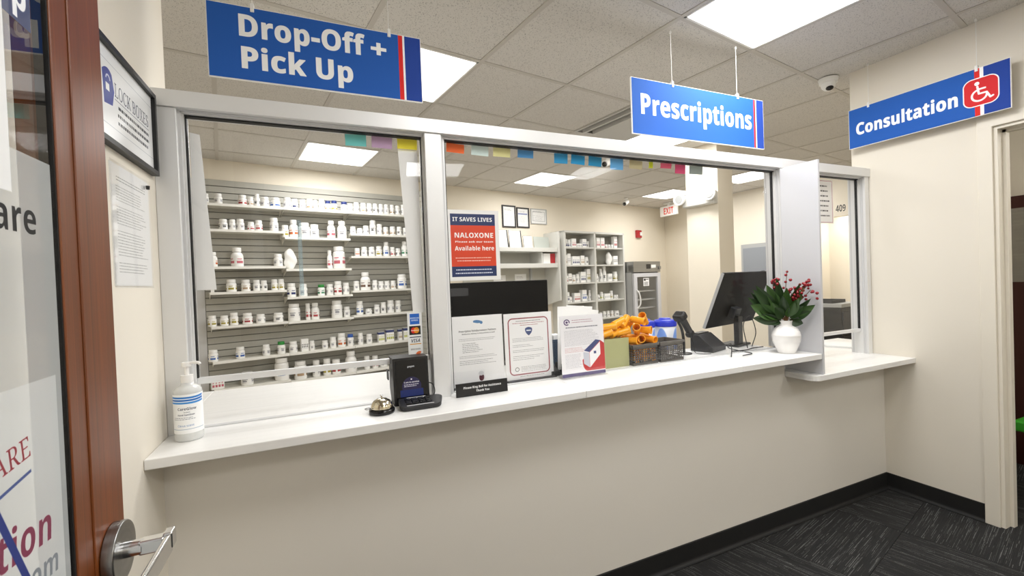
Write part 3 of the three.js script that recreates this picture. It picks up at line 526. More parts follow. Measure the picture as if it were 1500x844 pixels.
  const n4 = canvas(800, 220, (g, w, h) => { g.fillStyle = '#0b0b0c'; g.fillRect(0, 0, w, h); g.fillStyle = '#f2f2f2'; fit(g, 'Please Ring Bell for Assistance', 105, 700, 96, 52); fit(g, 'Thank You', 300, 510, 162, 50); });
  const t = thing('bell_sign', 'small black sign asking to ring the bell for assistance', 'sign', [0.555, CT, -0.012]);
  const k = part('board', b2(-0.103, 0.103, 0.001, 0.05, -0.003, 0.003), mat.black, t); k.rotation.x = -0.05; part('print', plane(0.204, 0.048, 0, 0.026, 0.0036), print(n4, 0.35), t).rotation.x = -0.05;
  part('foot', b2(-0.08, 0.08, 0, 0.003, -0.035, 0), mat.black, t);
  const n5 = canvas(760, 980, (g, w, h) => {
    g.fillStyle = '#ecebe8'; g.fillRect(0, 0, w, h); const x = 56, W = w - 112;
    g.fillStyle = '#1d2f5e'; g.fillRect(x, 52, W, 160); g.fillStyle = '#d6401c'; g.fillRect(x, 212, W, 572); g.fillStyle = '#1d2f5e'; g.fillRect(x, 784, W, 144);
    g.fillStyle = '#f4f3f0'; fit(g, 'IT SAVES LIVES', x + 30, x + W - 40, 156, 78); fit(g, 'NALOXONE', x + 46, x + W - 26, 384, 96); fit(g, 'Please ask our team', x + 56, x + W - 34, 452, 34); fit(g, 'Available here', x + 52, x + W - 22, 562, 84);
    lines(g, x + 58, 660, 520, 1, 10, '#f0c9bc', 12, 0); lines(g, x + 80, 700, 480, 1, 10, '#f0c9bc', 12, 0); lines(g, x + 60, 824, 520, 1, 10, '#dfe3ee', 14, 0); lines(g, x + 50, 872, 540, 1, 10, '#dfe3ee', 14, 0);
  });
  const nx = thing('window_poster', 'orange and navy poster reading NALOXONE Available here on the middle window', 'poster', [0.571, 1.499, -0.0945]);
  part('board', b2(-0.11, 0.11, -0.139, 0.139, -0.0012, 0.0012), mat.white, nx); part('print', plane(0.218, 0.276, 0, 0, 0.0018), print(n5, 0.35), nx);
}
{ // vase and bouquet
  const V = [2.222, CT, 0.03];
  const v = thing('vase', 'round white ceramic vase with raised rings by the privacy panel', 'vase', V);
  const pr = [[0, 0], [0.046, 0], [0.049, 0.003], [0.058, 0.025], [0.069, 0.05], [0.0745, 0.066], [0.0765, 0.069], [0.0755, 0.072], [0.078, 0.09], [0.0788, 0.1], [0.0805, 0.103], [0.0785, 0.106], [0.074, 0.122], [0.064, 0.14], [0.05, 0.153], [0.038, 0.158], [0.035, 0.164], [0.0345, 0.178], [0.037, 0.185], [0.036, 0.187], [0.032, 0.185], [0.031, 0.165], [0.05, 0.13], [0.06, 0.09], [0.04, 0.02], [0, 0.012]];
  part('body', lathe(pr.map(p => [p[0] * 0.84, p[1] * 0.9]), 48), mat.whiteGloss, v);
  const b = thing('bouquet', 'bouquet of dark green leaves and red berries in the white vase', 'flowers', V);
  const mouth = new THREE.Vector3(0, 0.162, 0), loc = p => new THREE.Vector3(p[0] - V[0], p[1] - V[1], p[2] - V[2]);
  function leafGeo(L, w) { // blade along +y with a folded midrib and a curve
    const n = 8, pos = [], idx = [], uv = [];
    for (let i = 0; i <= n; i++) { const s = i / n, ww = w * Math.pow(Math.sin(Math.PI * Math.pow(s, 0.75)), 0.85) * 0.5, y = s * L, z = 0.16 * L * s * s; for (const k of [-1, -0.5, 0, 0.5, 1]) { pos.push(k * ww, y, z + Math.abs(k) * ww * 0.45); uv.push((k + 1) / 2, s); } }
    for (let i = 0; i < n; i++) for (let k = 0; k < 4; k++) { const a = i * 5 + k; idx.push(a, a + 1, a + 6, a, a + 6, a + 5); }
    const g = new THREE.BufferGeometry(); g.setAttribute('position', new THREE.Float32BufferAttribute(pos, 3)); g.setAttribute('uv', new THREE.Float32BufferAttribute(uv, 2)); g.setIndex(idx); g.computeVertexNormals(); return g;
  }
  function leaf(from, to, w, m, roll) {
    const d = to.clone().sub(from), L = d.length(); const o = part('leaf', leafGeo(L, w), m, b); o.position.copy(from);
    const y = d.normalize(), cam = new THREE.Vector3(-0.8, 0.15, 0.57), z = cam.clone().addScaledVector(y, -cam.dot(y)).normalize(), x = y.clone().cross(z);
    o.quaternion.setFromRotationMatrix(new THREE.Matrix4().makeBasis(x, y, z)); o.rotateY(roll);
  }
  const stemTo = (p, r = 0.002) => part('stem', tube([[0, 0.03, 0], [mouth.x + p.x * 0.06, 0.167, mouth.z + p.z * 0.06], [p.x * 0.5, (0.167 + p.y) / 2 + 0.01, p.z * 0.5], [p.x, p.y, p.z]], r, 16, 6), mat.stem, b);
  const big = [[[2.086, 1.178, -0.075], 0.075, 0.1], [[2.092, 1.257, -0.07], 0.06, 0.35], [[2.115, 1.29, -0.05], 0.055, -0.3], [[2.148, 1.285, -0.028], 0.055, 0.2], [[2.094, 1.112, -0.068], 0.06, -0.2], [[2.15, 1.075, -0.03], 0.05, 0.2], [[2.117, 1.145, -0.052], 0.05, 0.5], [[2.182, 1.318, -0.002], 0.045, 0.4], [[2.205, 1.3, 0.015], 0.045, -0.4], [[2.288, 1.178, 0.14], 0.05, 0.2], [[2.262, 1.08, 0.095], 0.055, 0.1], [[2.25, 1.29, 0.08], 0.04, 0.4], [[2.272, 1.26, 0.11], 0.038, -0.5], [[2.13, 1.22, -0.09], 0.05, 0.3], [[2.17, 1.235, 0.06], 0.05, -0.2], [[2.22, 1.22, 0.1], 0.05, 0.3], [[2.25, 1.17, 0.115], 0.045, -0.3], [[2.19, 1.17, -0.06], 0.055, 0.3], [[2.16, 1.2, 0.0], 0.055, -0.4], [[2.12, 1.25, -0.085], 0.05, -0.3], [[2.14, 1.17, 0.02], 0.055, 0.3], [[2.2, 1.27, 0.05], 0.045, 0.2], [[2.235, 1.25, 0.03], 0.045, -0.3], [[2.27, 1.215, 0.125], 0.035, 0.5], [[2.205, 1.2, 0.085], 0.05, 0.5], [[2.28, 1.14, 0.13], 0.045, -0.2], [[2.1, 1.215, -0.1], 0.05, 0.1]];
  big.forEach(([p, w, roll], i) => { const q = loc(p), f = mouth.clone().lerp(q, 0.22); f.y = Math.max(f.y, 0.17); leaf(f, q, w, i % 3 === 0 ? mat.leaf2 : mat.leaf, roll); if (i % 2 === 0) stemTo(f.clone().lerp(q, 0.3)); });
  const bg = new THREE.SphereGeometry(0.0072, 12, 8);
  const clusters = [[[2.23, 1.347, 0.039], 1, 0], [[2.227, 1.33, 0.034], 1, 0], [[2.237, 1.304, 0.051], 1, 0], [[2.225, 1.294, 0.033], 1, 0], [[2.178, 1.285, 0.0], 7, 0.022], [[2.238, 1.235, 0.055], 16, 0.034], [[2.262, 1.205, 0.09], 10, 0.026], [[2.277, 1.286, 0.118], 7, 0.016], [[2.262, 1.265, 0.098], 8, 0.02], [[2.291, 1.232, 0.146], 2, 0.008], [[2.29, 1.205, 0.144], 2, 0.008], [[2.28, 1.25, 0.125], 5, 0.014], [[2.225, 1.255, 0.04], 8, 0.02], [[2.25, 1.24, 0.085], 8, 0.022], [[2.19, 1.3, 0.01], 4, 0.012]];
  for (const [p, n, s] of clusters) { const q = loc(p); if (n > 4) stemTo(q, 0.0016); for (let k = 0; k < n; k++) { const o = part('berry', bg, mat.berry, b); const a = rr(0, 6.28), e = rr(-1, 1); o.position.set(q.x + s * Math.cos(a) * Math.sqrt(1 - e * e) * 0.5, q.y + s * e, q.z + s * Math.sin(a) * Math.sqrt(1 - e * e)); o.scale.setScalar(rr(0.8, 1.15)); } }
  part('stem', tube([[0.0, 0.16, 0.0], [0.002, 0.25, 0.008], [-0.002, 0.33, 0.006], [0.008, 0.42, 0.009]], 0.0016, 20, 6), mat.stem, b);
}
{ // monitor at the right
  const t = thing('computer_monitor', 'black flat monitor tilted on its stand behind the red berries', 'monitor', [2.27, CT, -0.358], R(14.6));
  const k = new THREE.Group(); k.name = 'screen_unit'; k.position.set(0, 0.117, 0); k.rotation.set(R(21), 0, 0); t.add(k);
  part('rear_shell', rb(0.6, 0.333, 0.016, 0.005, 0, 0.1665, 0), mat.matteBlack, k); part('screen', rb(0.58, 0.31, 0.003, 0.001, 0, 0.1665, -0.009), mat.black, k);
  part('edge_band', [b2(-0.301, -0.298, 0.002, 0.331, -0.008, 0.008)], mat.fridgeGray, k);
  part('stand', [rb(0.055, 0.17, 0.03, 0.006, -0.05, 0.09, 0.075), rb(0.16, 0.012, 0.12, 0.004, -0.05, 0.007, 0.05)], mat.black, t);
  const mt = part('mount', rb(0.07, 0.07, 0.04, 0.008, -0.05, 0.09, 0.026), mat.charcoal, k);
}
{ // receipt printer style stand below it
  const t = thing('document_scanner', 'small black wedge shaped device under the tilted monitor', 'device', [1.975, CT + 0.005, -0.25], R(17));
  const s = new THREE.Shape(); s.moveTo(-0.06, 0); s.lineTo(0.06, 0); s.lineTo(0.06, 0.02); s.lineTo(-0.02, 0.085); s.lineTo(-0.06, 0.085); s.closePath();
  const g = new THREE.ExtrudeGeometry(s, { depth: 0.15, bevelEnabled: true, bevelSize: 0.003, bevelThickness: 0.003, bevelSegments: 2 }); g.rotateY(-Math.PI / 2); g.translate(0.075, 0, 0);
  part('housing', g, mat.charcoal, t); part('top_plate', b2(-0.06, 0.06, 0.088, 0.094, -0.062, -0.024), mat.black, t);
}
{ // hand scanner on gooseneck stand
  const t = thing('barcode_scanner', 'black handheld barcode scanner resting in a bent stand', 'barcode scanner', [1.755, CT, -0.24]); t.scale.setScalar(0.92);
  part('stand', [tube([[0.035, 0.004, 0], [0.03, 0.09, 0.004], [0.012, 0.15, 0.01], [-0.014, 0.19, 0.014]], 0.008, 20, 8), lathe([[0, 0], [0.045, 0], [0.045, 0.006], [0, 0.012]], 24).translate(0.035, 0, 0)], mat.black, t);
  const h = new THREE.Group(); h.name = 'scanner_body'; h.position.set(-0.01, 0.2, 0.016); h.rotation.set(0, R(10), R(-52)); t.add(h);
  part('head', rb(0.05, 0.058, 0.072, 0.016, -0.012, 0.02, 0, 3), mat.black, h);
  part('handle', rb(0.13, 0.034, 0.036, 0.012, 0.065, 0.028, 0, 3), mat.charcoal, h); part('grip_end', rb(0.034, 0.046, 0.042, 0.012, 0.128, 0.024, 0, 3), mat.black, h);
  part('cable', tube([[0.075, 0.09, 0.02], [0.085, 0.04, 0.03], [0.08, 0.01, 0.04], [0.1, 0.004, 0.08], [0.14, 0.004, 0.1]], 0.002, 24, 6), mat.black, t);
}
{ // loose cables
  const zc = CT + 0.006;
  solo('power_cable', tube([[1.88, zc, -0.02], [1.92, zc + 0.03, -0.05], [1.97, zc + 0.05, -0.1], [2.0, zc + 0.02, -0.14], [2.06, zc, -0.12], [2.04, zc, -0.03], [1.95, zc, -0.01]], 0.0025, 60, 7), mat.black, 'black cable looped on the counter under the tilted monitor', 'cable', 'loose black cables');
  solo('power_cable', tube([[2.16, zc, -0.15], [2.17, zc + 0.13, -0.18], [2.25, zc + 0.17, -0.2], [2.28, zc + 0.08, -0.19], [2.22, zc + 0.003, -0.17]], 0.0025, 50, 7), mat.black, 'black cable hanging in a loop behind the white vase', 'cable', 'loose black cables');
  solo('power_cable', tube([[2.02, zc, -0.13], [2.1, zc, -0.115], [2.16, zc + 0.004, -0.12], [2.27, zc, -0.14]], 0.003, 40, 7), mat.black, 'black cable lying flat along the sill beside the vase', 'cable', 'loose black cables');
}
{ // boxes and baskets
  const ob = thing('card_box', 'open olive green paper holder beside the orange vials', 'box', [1.278, CT, -0.175]);
  part('panel', [b2(-0.07, 0.07, 0, 0.137, 0.028, 0.032), b2(-0.07, 0.07, 0, 0.137, -0.032, -0.028), b2(-0.07, -0.066, 0, 0.12, -0.028, 0.028), b2(0.066, 0.07, 0, 0.12, -0.028, 0.028), b2(-0.066, 0.066, 0, 0.004, -0.028, 0.028)], mat.olive, ob);
  function basket(label, pos, w, h, d) {
    const t = thing('plastic_basket', label, 'basket', pos, 0, 'plastic baskets on the counter'); const a = [];
    a.push(b2(-w / 2, w / 2, 0, 0.004, -d / 2, d / 2), b2(-w / 2 - 0.005, w / 2 + 0.005, h - 0.01, h, d / 2 - 0.002, d / 2 + 0.006), b2(-w / 2 - 0.005, w / 2 + 0.005, h - 0.01, h, -d / 2 - 0.006, -d / 2 + 0.002), b2(-w / 2 - 0.006, -w / 2 + 0.002, h - 0.01, h, -d / 2, d / 2), b2(w / 2 - 0.002, w / 2 + 0.006, h - 0.01, h, -d / 2, d / 2));
    const rows = 6, y0 = 0.012, y1 = h - 0.022;
    const side = (len, put) => { const n = Math.round(len / 0.0125); put(0, len, 0.004, y0); put(0, len, y1, h - 0.01); for (let r = 0; r <= rows; r++) { const y = y0 + (y1 - y0) * r / rows; put(0, len, y - 0.0018, y + 0.0018); } for (let k = 0; k <= n; k++) { const x = len * k / n; put(Math.max(0, x - 0.0024), Math.min(len, x + 0.0024), y0, y1); } };
    side(w, (p, q, s, e) => { a.push(b2(-w / 2 + p, -w / 2 + q, s, e, d / 2 - 0.002, d / 2)); a.push(b2(-w / 2 + p, -w / 2 + q, s, e, -d / 2, -d / 2 + 0.002)); });
    side(d, (p, q, s, e) => { a.push(b2(-w / 2, -w / 2 + 0.002, s, e, -d / 2 + p, -d / 2 + q)); a.push(b2(w / 2 - 0.002, w / 2, s, e, -d / 2 + p, -d / 2 + q)); });
    part('mesh_body', a, mat.basket, t); return t;
  }
  basket('grey mesh basket heaped with orange pill vials', [1.432, CT, -0.19], 0.15, 0.1, 0.13);
  basket('grey mesh basket between the orange vials and the scanner', [1.597, CT, -0.19], 0.148, 0.1, 0.13);
  // orange vials
  const vg = lathe([[0, 0], [0.0165, 0], [0.017, 0.002], [0.017, 0.062], [0.0195, 0.064], [0.0195, 0.07], [0.0155, 0.07], [0.0155, 0.003], [0, 0.003]], 20);
  const cg = merge([cyl(0.021, 0.021, 0.014, 0, 0.007, 0, 20)]);
  const heap = [];   // [x, y, z, tilt from upright, heading]
  for (const y of [0.03, 0.07]) for (const x of [1.383, 1.432, 1.481]) for (const z of [-0.2215, -0.1585]) heap.push([x, y, z, R(90), x === 1.432 ? Math.PI : 0]);
  for (const [x, y, z, tl, hd] of [[1.372, 0.116, -0.16, 1.5, 0.5], [1.425, 0.118, -0.155, 1.35, -0.5], [1.482, 0.118, -0.16, 1.7, 0.25], [1.375, 0.118, -0.228, 1.6, 2.6], [1.44, 0.12, -0.225, 1.5, 3.5], [1.49, 0.12, -0.228, 1.4, 0.2],
    [1.33, 0.16, -0.17, 1.3, 1.2], [1.412, 0.165, -0.16, 1.1, -0.7], [1.455, 0.163, -0.165, 1.6, 0.6], [1.4, 0.168, -0.225, 0.5, 1], [1.46, 0.17, -0.225, 1.3, 2.4], [1.352, 0.205, -0.18, 1.0, 2.0], [1.42, 0.212, -0.165, 1.75, 0.5], [1.492, 0.208, -0.2, 0.9, -1.0]]) heap.push([x, y, z, tl, hd]);
  for (const [x, y, tl, hd] of [[1.236, 0.075, 0.1, 1], [1.278, 0.08, 0.12, 4], [1.32, 0.075, 0.1, 2], [1.232, 0.155, 1.25, 1.3], [1.29, 0.158, 1.35, 1.9], [1.255, 0.19, 1.5, 1.2], [1.31, 0.205, 1.3, 1.7]]) heap.push([x, y, -0.175, tl, hd]);
  heap.forEach(([x, y, z, tl, hd]) => {
    const t = thing('pill_vial', 'empty translucent orange pill vial in the heap over the grey basket', 'pill vial', [x, CT + y, z], 0, 'orange pill vials heaped in the basket');
    t.rotation.order = 'YXZ'; t.rotation.set(tl, hd, 0); const m = part('tube', vg, mat.vial, t); m.position.y = -0.03; m.scale.setScalar(y > 0.1 ? 1.0 : 0.88);
  });
  // wipes
  for (const [x, z, r, h, label] of [[1.72, -0.46, 0.05, 0.172, 'white wipes canister with a blue lid behind the orange vials'], [1.845, -0.44, 0.062, 0.172, 'larger wipes canister with a blue lid beside the barcode scanner']]) {
    const t = thing('wipes_canister', label, 'canister', [x, CT, z], 0, 'wipes canisters');
    const tex = canvas(256, 128, (g, w, hh) => { g.fillStyle = '#eef2f8'; g.fillRect(0, 0, w, hh); for (let k = 0; k < 4; k++) { g.fillStyle = '#7da4e8'; g.beginPath(); g.ellipse(20 + k * 64, 70, 26, 36, 0, 0, 7); g.fill(); } });
    part('tub', lathe([[0, 0], [r - 0.002, 0], [r, 0.003], [r, h - 0.04], [0, h - 0.04]], 28), print(tex, 0.4), t);
    part('lid', lathe([[r + 0.002, h - 0.04], [r + 0.003, h - 0.036], [r + 0.003, h - 0.014], [r - 0.006, h - 0.004], [r * 0.55, h - 0.002], [r * 0.5, h + 0.006], [0, h + 0.006]], 28), mat.cobalt, t);
  }
  const pp = thing('loose_papers', 'white papers fanned behind the notice with the red box picture', 'papers', [1.075, CT, -0.17]);
  for (const [x, a, h] of [[-0.03, -0.03, 0.285], [0.0, -0.1, 0.285], [0.02, -0.17, 0.272]]) { const o = part('sheet', b2(-0.07, 0.07, 0, h, -0.0008, 0.0008), mat.paper, pp); o.position.set(x, 0.016, -0.01 - x * 0.2); o.rotation.z = a; }
  part('rack', [b2(-0.1, 0.1, 0, 0.05, -0.03, -0.026), b2(-0.1, 0.1, 0, 0.05, 0.026, 0.03), b2(-0.1, 0.1, 0, 0.003, -0.026, 0.026)], mat.charcoal, pp);
  const td = thing('tape_dispenser', 'black tape dispenser between two standing notices', 'tape dispenser', [0.965, CT, -0.2]);
  const s = new THREE.Shape(); s.moveTo(-0.05, 0); s.lineTo(0.06, 0); s.lineTo(0.06, 0.02); s.lineTo(0.02, 0.03); s.quadraticCurveTo(-0.01, 0.06, -0.05, 0.03); s.closePath();
  const tg = new THREE.ExtrudeGeometry(s, { depth: 0.04, bevelEnabled: true, bevelSize: 0.002, bevelThickness: 0.002 }); tg.rotateY(-Math.PI / 2); part('body', tg, mat.black, td); part('tape_roll', new THREE.TorusGeometry(0.016, 0.007, 10, 24).rotateY(Math.PI / 2).translate(-0.02, 0.04, -0.02), mat.acrylic, td);
  const dk = thing('wire_basket', 'dark blue basket of supplies behind the standing notices', 'basket', [1.13, CT, -0.42]);
  part('tub', [b2(-0.11, 0.11, 0, 0.004, -0.08, 0.08), b2(-0.11, 0.11, 0, 0.13, 0.077, 0.08), b2(-0.11, 0.11, 0, 0.13, -0.08, -0.077), b2(-0.11, -0.107, 0, 0.13, -0.077, 0.077), b2(0.107, 0.11, 0, 0.13, -0.077, 0.077)], M(0x2c3f55, 0.5), dk);
  for (let k = 0; k < 5; k++) part('bag', rb(0.05, 0.12, 0.03, 0.01, -0.08 + k * 0.04, 0.09, rr(-0.04, 0.04)), k % 2 ? mat.paper : mat.fridgeGray, dk);
}
{ // monitor seen from behind
  const t = thing('computer_monitor', 'wide black monitor seen from behind the standing notices', 'monitor', [0.875, CT, -0.6]);
  part('shell', [rb(0.57, 0.33, 0.025, 0.006, 0, 0.262, 0)], mat.matteBlack, t);
  part('label_plate', b2(-0.285, -0.175, 0.36, 0.4, 0.0125, 0.0155), mat.charcoal, t);
  part('stand', [rb(0.06, 0.2, 0.03, 0.006, 0, 0.102, 0.02), rb(0.2, 0.012, 0.16, 0.004, 0, 0.0065, 0.02)], mat.black, t);
}

// ------------------------------------------------------------ slat wall with shelves of bottles
const ordinal = ['first', 'second', 'third', 'fourth', 'fifth', 'sixth', 'seventh', 'eighth', 'ninth', 'tenth', 'eleventh', 'twelfth'];
const bayName = { A: 'left', B: 'middle', C: 'right' }, bayU = { A: [-0.95, -0.335], B: [-0.332, 0.288], C: [0.292, 0.985] };
{
  const w = structGroup('slatwall', 'pale slatted display wall behind the pill bottle shelves', 'slat wall', [OB.x, 0, OB.z], TB);
  part('backing', [b2(-0.98, 1.03, 0.2, 2.4, 0, 0.006)], mat.slatBack, w);
  const g = new THREE.BoxGeometry(2.0, 0.053, 0.012);
  for (let k = 0; k < 36; k++) { const o = part('slat', g, mat.slat, w); o.position.set(0.025, 0.235 + k * 0.061, 0.012); }
  part('return_backing', b2(1.035, 1.09, 0.2, 2.4, 0, 0.75), mat.slat, w);
  const g2 = new THREE.BoxGeometry(0.008, 0.053, 0.71);
  for (let k = 0; k < 36; k++) { const o = part('slat', g2, mat.slat, w); o.position.set(1.031, 0.235 + k * 0.061, 0.39); }
  part('edge_post', b2(-1.4, -0.98, 0.2, 2.4, 0, 0.012), mat.frameIn, w);
}
const shelves = [
['1A',2.145,[[-0.941,0.04,0.091,"w","gray"],[-0.851,0.063,0.099,"w","gray"],[-0.663,0.07,0.101,"w","red"],[-0.597,0.05,0.09,"w","tan"],[-0.544,0.052,0.122,"s","black"],[-0.479,0.073,0.098,"w","gray"],[-0.391,0.086,0.099,"w","blue"]]],
['1B',2.145,[[-0.286,0.071,0.107,"w","gray"],[-0.219,0.059,0.101,"w","navy"],[-0.148,0.057,0.102,"w","gray"],[-0.081,0.061,0.11,"w","tan"],[-0.027,0.043,0.104,"w","gray"],[0.033,0.058,0.119,"w","gray"],[0.094,0.056,0.105,"w","tan","navy"],[0.157,0.059,0.113,"w","yellow","navy"],[0.258,0.067,0.108,"w","gray","navy"]]],
['1C',2.145,[[0.321,0.054,0.094,"w","gray"],[0.386,0.061,0.109,"w","gray"],[0.459,0.062,0.11,"w","tan"],[0.526,0.059,0.111,"w","gray"],[0.592,0.059,0.112,"w","black"],[0.655,0.053,0.113,"w","gray"],[0.717,0.057,0.114,"w","gray"],[0.782,0.053,0.115,"w","tan"],[0.847,0.057,0.108,"w","gray"],[0.915,0.058,0.125,"w","gray"]]],
['2A',1.915,[[-0.822,0.069,0.099,"w","black"],[-0.751,0.054,0.1,"w","gray"],[-0.689,0.066,0.107,"w","gray"],[-0.603,0.058,0.083,"w","red"],[-0.54,0.064,0.103,"w","red"],[-0.41,0.073,0.132,"w","gray"]]],
['2B',1.862,[[-0.315,0.062,0.12,"w","yellow"],[-0.239,0.081,0.175,"s","orange"],[-0.141,0.102,0.15,"j","gray"],[-0.046,0.084,0.138,"w","gray"],[0.116,0.079,0.184,"s","pink"],[0.224,0.093,0.186,"s","gray"]]],
['2C',1.916,[[0.339,0.061,0.08,"w","gray"],[0.411,0.061,0.066,"w","gray"],[0.478,0.065,0.096,"w","gray"],[0.554,0.069,0.157,"w","black"],[0.628,0.063,0.12,"w","gray"],[0.699,0.06,0.091,"w","tan"],[0.778,0.064,0.1,"w","tan"],[0.857,0.061,0.101,"w","black"],[0.924,0.044,0.094,"w","gray"]]],
['3A',1.58,[[-0.912,0.068,0.135,"s","orange"],[-0.726,0.1,0.176,"s","pink"],[-0.387,0.077,0.119,"w","gray"]]],
['3B',1.552,[[-0.282,0.106,0.201,"p","gray"],[0.09,0.052,0.19,"s","pink"],[0.183,0.119,0.228,"j","pink"]]],
['3C',1.68,[[0.373,0.044,0.088,"b","orange"],[0.45,0.065,0.103,"w","gray"],[0.531,0.069,0.104,"w","gray"],[0.612,0.07,0.113,"w","yellow"],[0.695,0.071,0.16,"s","blue"],[0.768,0.057,0.107,"w","red"],[0.832,0.057,0.093,"w","black"],[0.91,0.073,0.172,"s","green"]]],
['4A',1.352,[[-0.926,0.026,0.129,"b","gray"],[-0.781,0.081,0.113,"w","yellow"],[-0.668,0.074,0.108,"w","tan"],[-0.579,0.059,0.103,"w","gray"],[-0.519,0.057,0.097,"w","black"],[-0.429,0.056,0.105,"w","yellow"],[-0.371,0.056,0.106,"w","yellow"]]],
['4B',1.28,[[-0.282,0.078,0.134,"w","navy"],[-0.177,0.079,0.123,"w","gray"],[-0.006,0.068,0.112,"w","green","green"],[0.077,0.069,0.113,"w","gray"],[0.159,0.076,0.142,"w","red"],[0.242,0.064,0.122,"w","gray"]]],
['4C',1.316,[[0.35,0.061,0.102,"w","gray"],[0.447,0.103,0.192,"s","brown"],[0.552,0.056,0.105,"w","gray"],[0.621,0.06,0.091,"w","gray"],[0.689,0.059,0.091,"w","gray"],[0.759,0.057,0.092,"w","tan"],[0.863,0.101,0.163,"j","blue"]]],
['5A',1.047,[[-0.939,0.065,0.098,"w","yellow"],[-0.848,0.066,0.093,"w","yellow"],[-0.772,0.067,0.113,"w","yellow"],[-0.666,0.083,0.102,"w","red"],[-0.558,0.075,0.084,"w","gray"],[-0.408,0.086,0.086,"w","black"]]],
['5B',1.042,[[-0.268,0.107,0.169,"j","gray"],[-0.141,0.045,0.165,"w","red"],[-0.073,0.077,0.166,"s","red"],[0.139,0.106,0.178,"j","gray"],[0.239,0.064,0.108,"w","gray"]]],
['5C',1.054,[[0.375,0.072,0.147,"w","blue"],[0.47,0.069,0.059,"j","gray"],[0.562,0.063,0.098,"w","gray"],[0.635,0.06,0.121,"w","black"],[0.718,0.078,0.138,"w","gray"],[0.806,0.065,0.131,"w","gray"]]],
['6A',0.734,[[-0.944,0.074,0.104,"w","blue"],[-0.736,0.073,0.107,"w","blue"],[-0.524,0.064,0.104,"w","gray"],[-0.395,0.068,0.119,"w","gray","green"]]],
['6B',0.734,[[-0.289,0.075,0.108,"w","gray"],[-0.188,0.067,0.123,"b","black"],[-0.117,0.051,0.096,"w","gray"],[0.007,0.059,0.084,"w","gray"],[0.087,0.063,0.113,"w","gray"],[0.173,0.08,0.143,"w","orange"],[0.264,0.064,0.123,"w","gray","blue"]]],
['6C',0.735,[[0.37,0.055,0.125,"w","gray"],[0.464,0.062,0.104,"w","gray"],[0.593,0.067,0.113,"b","lime","navy"],[0.692,0.085,0.13,"b","lime","navy"],[0.812,0.043,0.124,"b","tan","navy"],[0.89,0.073,0.133,"b","lime","navy"]]],
['7A',0.483,[[-0.921,0.097,0.105,"b","pink"],[-0.69,0.101,0.121,"w","gray"],[-0.4,0.123,0.212,"j","blue"]]],
['7B',0.462,[[-0.234,0.114,0.177,"j","tan"],[-0.086,0.071,0.166,"w","gray"],[0.017,0.075,0.169,"w","yellow"],[0.108,0.086,0.149,"w","red"],[0.259,0.115,0.217,"s","gray"]]],
['7C',0.462,[[0.429,0.062,0.141,"w","gray"],[0.518,0.066,0.135,"w","pink"],[0.613,0.085,0.091,"w","gray"],[0.723,0.064,0.084,"b","gray"],[0.804,0.058,0.101,"b","navy"],[0.919,0.066,0.102,"w","gray"]]]
];
const labelCol = { gray: ['#9a9aa0', '#77777d'], red: ['#b5333a', '#6d6d70'], tan: ['#b79b7a', '#8a7a68'], black: ['#26262a', '#66666a'], blue: ['#2f5fb0', '#6b7fa8'], navy: ['#1e2c66', '#5a628a'], yellow: ['#a99a2c', '#8a8a50'], orange: ['#cf6a32', '#9a7a66'], pink: ['#c65f6d', '#a98088'], brown: ['#5a3a2c', '#a58c70'], green: ['#3d8a56', '#5f7fa0'], lime: ['#b8be34', '#8f9a4a'] };
const labelMats = {};
function labelMat(c) {
  if (labelMats[c]) return labelMats[c];
  const [a, b] = labelCol[c];
  return labelMats[c] = print(canvas(256, 96, (g, w, h) => {
    g.fillStyle = '#f3f2ee'; g.fillRect(0, 0, w, h);
    for (let k = 0; k < 4; k++) { const x = k * 64; g.fillStyle = a; if (c === 'gray' || c === 'black') { g.fillRect(x + 10, 22, 40, 9); g.fillRect(x + 14, 40, 30, 20); } else { g.fillRect(x + 8, 46, 46, 28); g.fillRect(x + 12, 20, 34, 8); } g.fillStyle = b; for (let q = 0; q < 3; q++) g.fillRect(x + 12, 34 + q * 18, 26 + (q * 7) % 12, 3); }
  }), 0.45);
}
const capMat = { white: mat.plastic, navy: mat.navy, green: mat.greenCap, blue: mat.blueCap };
// unit prototypes: width 1, height 1
const proto = {
  w: { body: lathe([[0, 0], [0.47, 0], [0.5, 0.02], [0.5, 0.62], [0.46, 0.7], [0.38, 0.73], [0.38, 0.76], [0, 0.76]], 20), cap: lathe([[0.42, 0.74], [0.44, 0.75], [0.44, 0.97], [0.41, 1], [0, 1]], 20), lab: [0.505, 0.06, 0.6] },
  s: { body: lathe([[0, 0], [0.48, 0], [0.5, 0.015], [0.5, 0.55], [0.47, 0.64], [0.36, 0.73], [0.3, 0.76], [0.3, 0.8], [0, 0.8]], 20), cap: lathe([[0.35, 0.78], [0.36, 0.79], [0.36, 0.975], [0.34, 1], [0, 1]], 20), lab: [0.505, 0.08, 0.52] },
  j: { body: lathe([[0, 0], [0.47, 0], [0.5, 0.02], [0.5, 0.68], [0.47, 0.75], [0.38, 0.79], [0.38, 0.82], [0, 0.82]], 20), cap: lathe([[0.41, 0.8], [0.43, 0.81], [0.43, 0.98], [0.41, 1], [0, 1]], 20), lab: [0.505, 0.1, 0.62] },
};
for (const k of Object.keys(proto)) { const l = proto[k].lab, g = new THREE.CylinderGeometry(l[0], l[0], l[2] - l[1], 20, 1, true); g.translate(0, (l[1] + l[2]) / 2, 0); proto[k].label = g; }
const cartonBody = rb(1, 1, 0.8, 0.02, 0, 0.5, 0, 1), cartonCap = rb(1.01, 0.22, 0.81, 0.02, 0, 0.88, 0, 1), cartonPrint = plane(0.94, 0.7, 0, 0.4, 0.406);
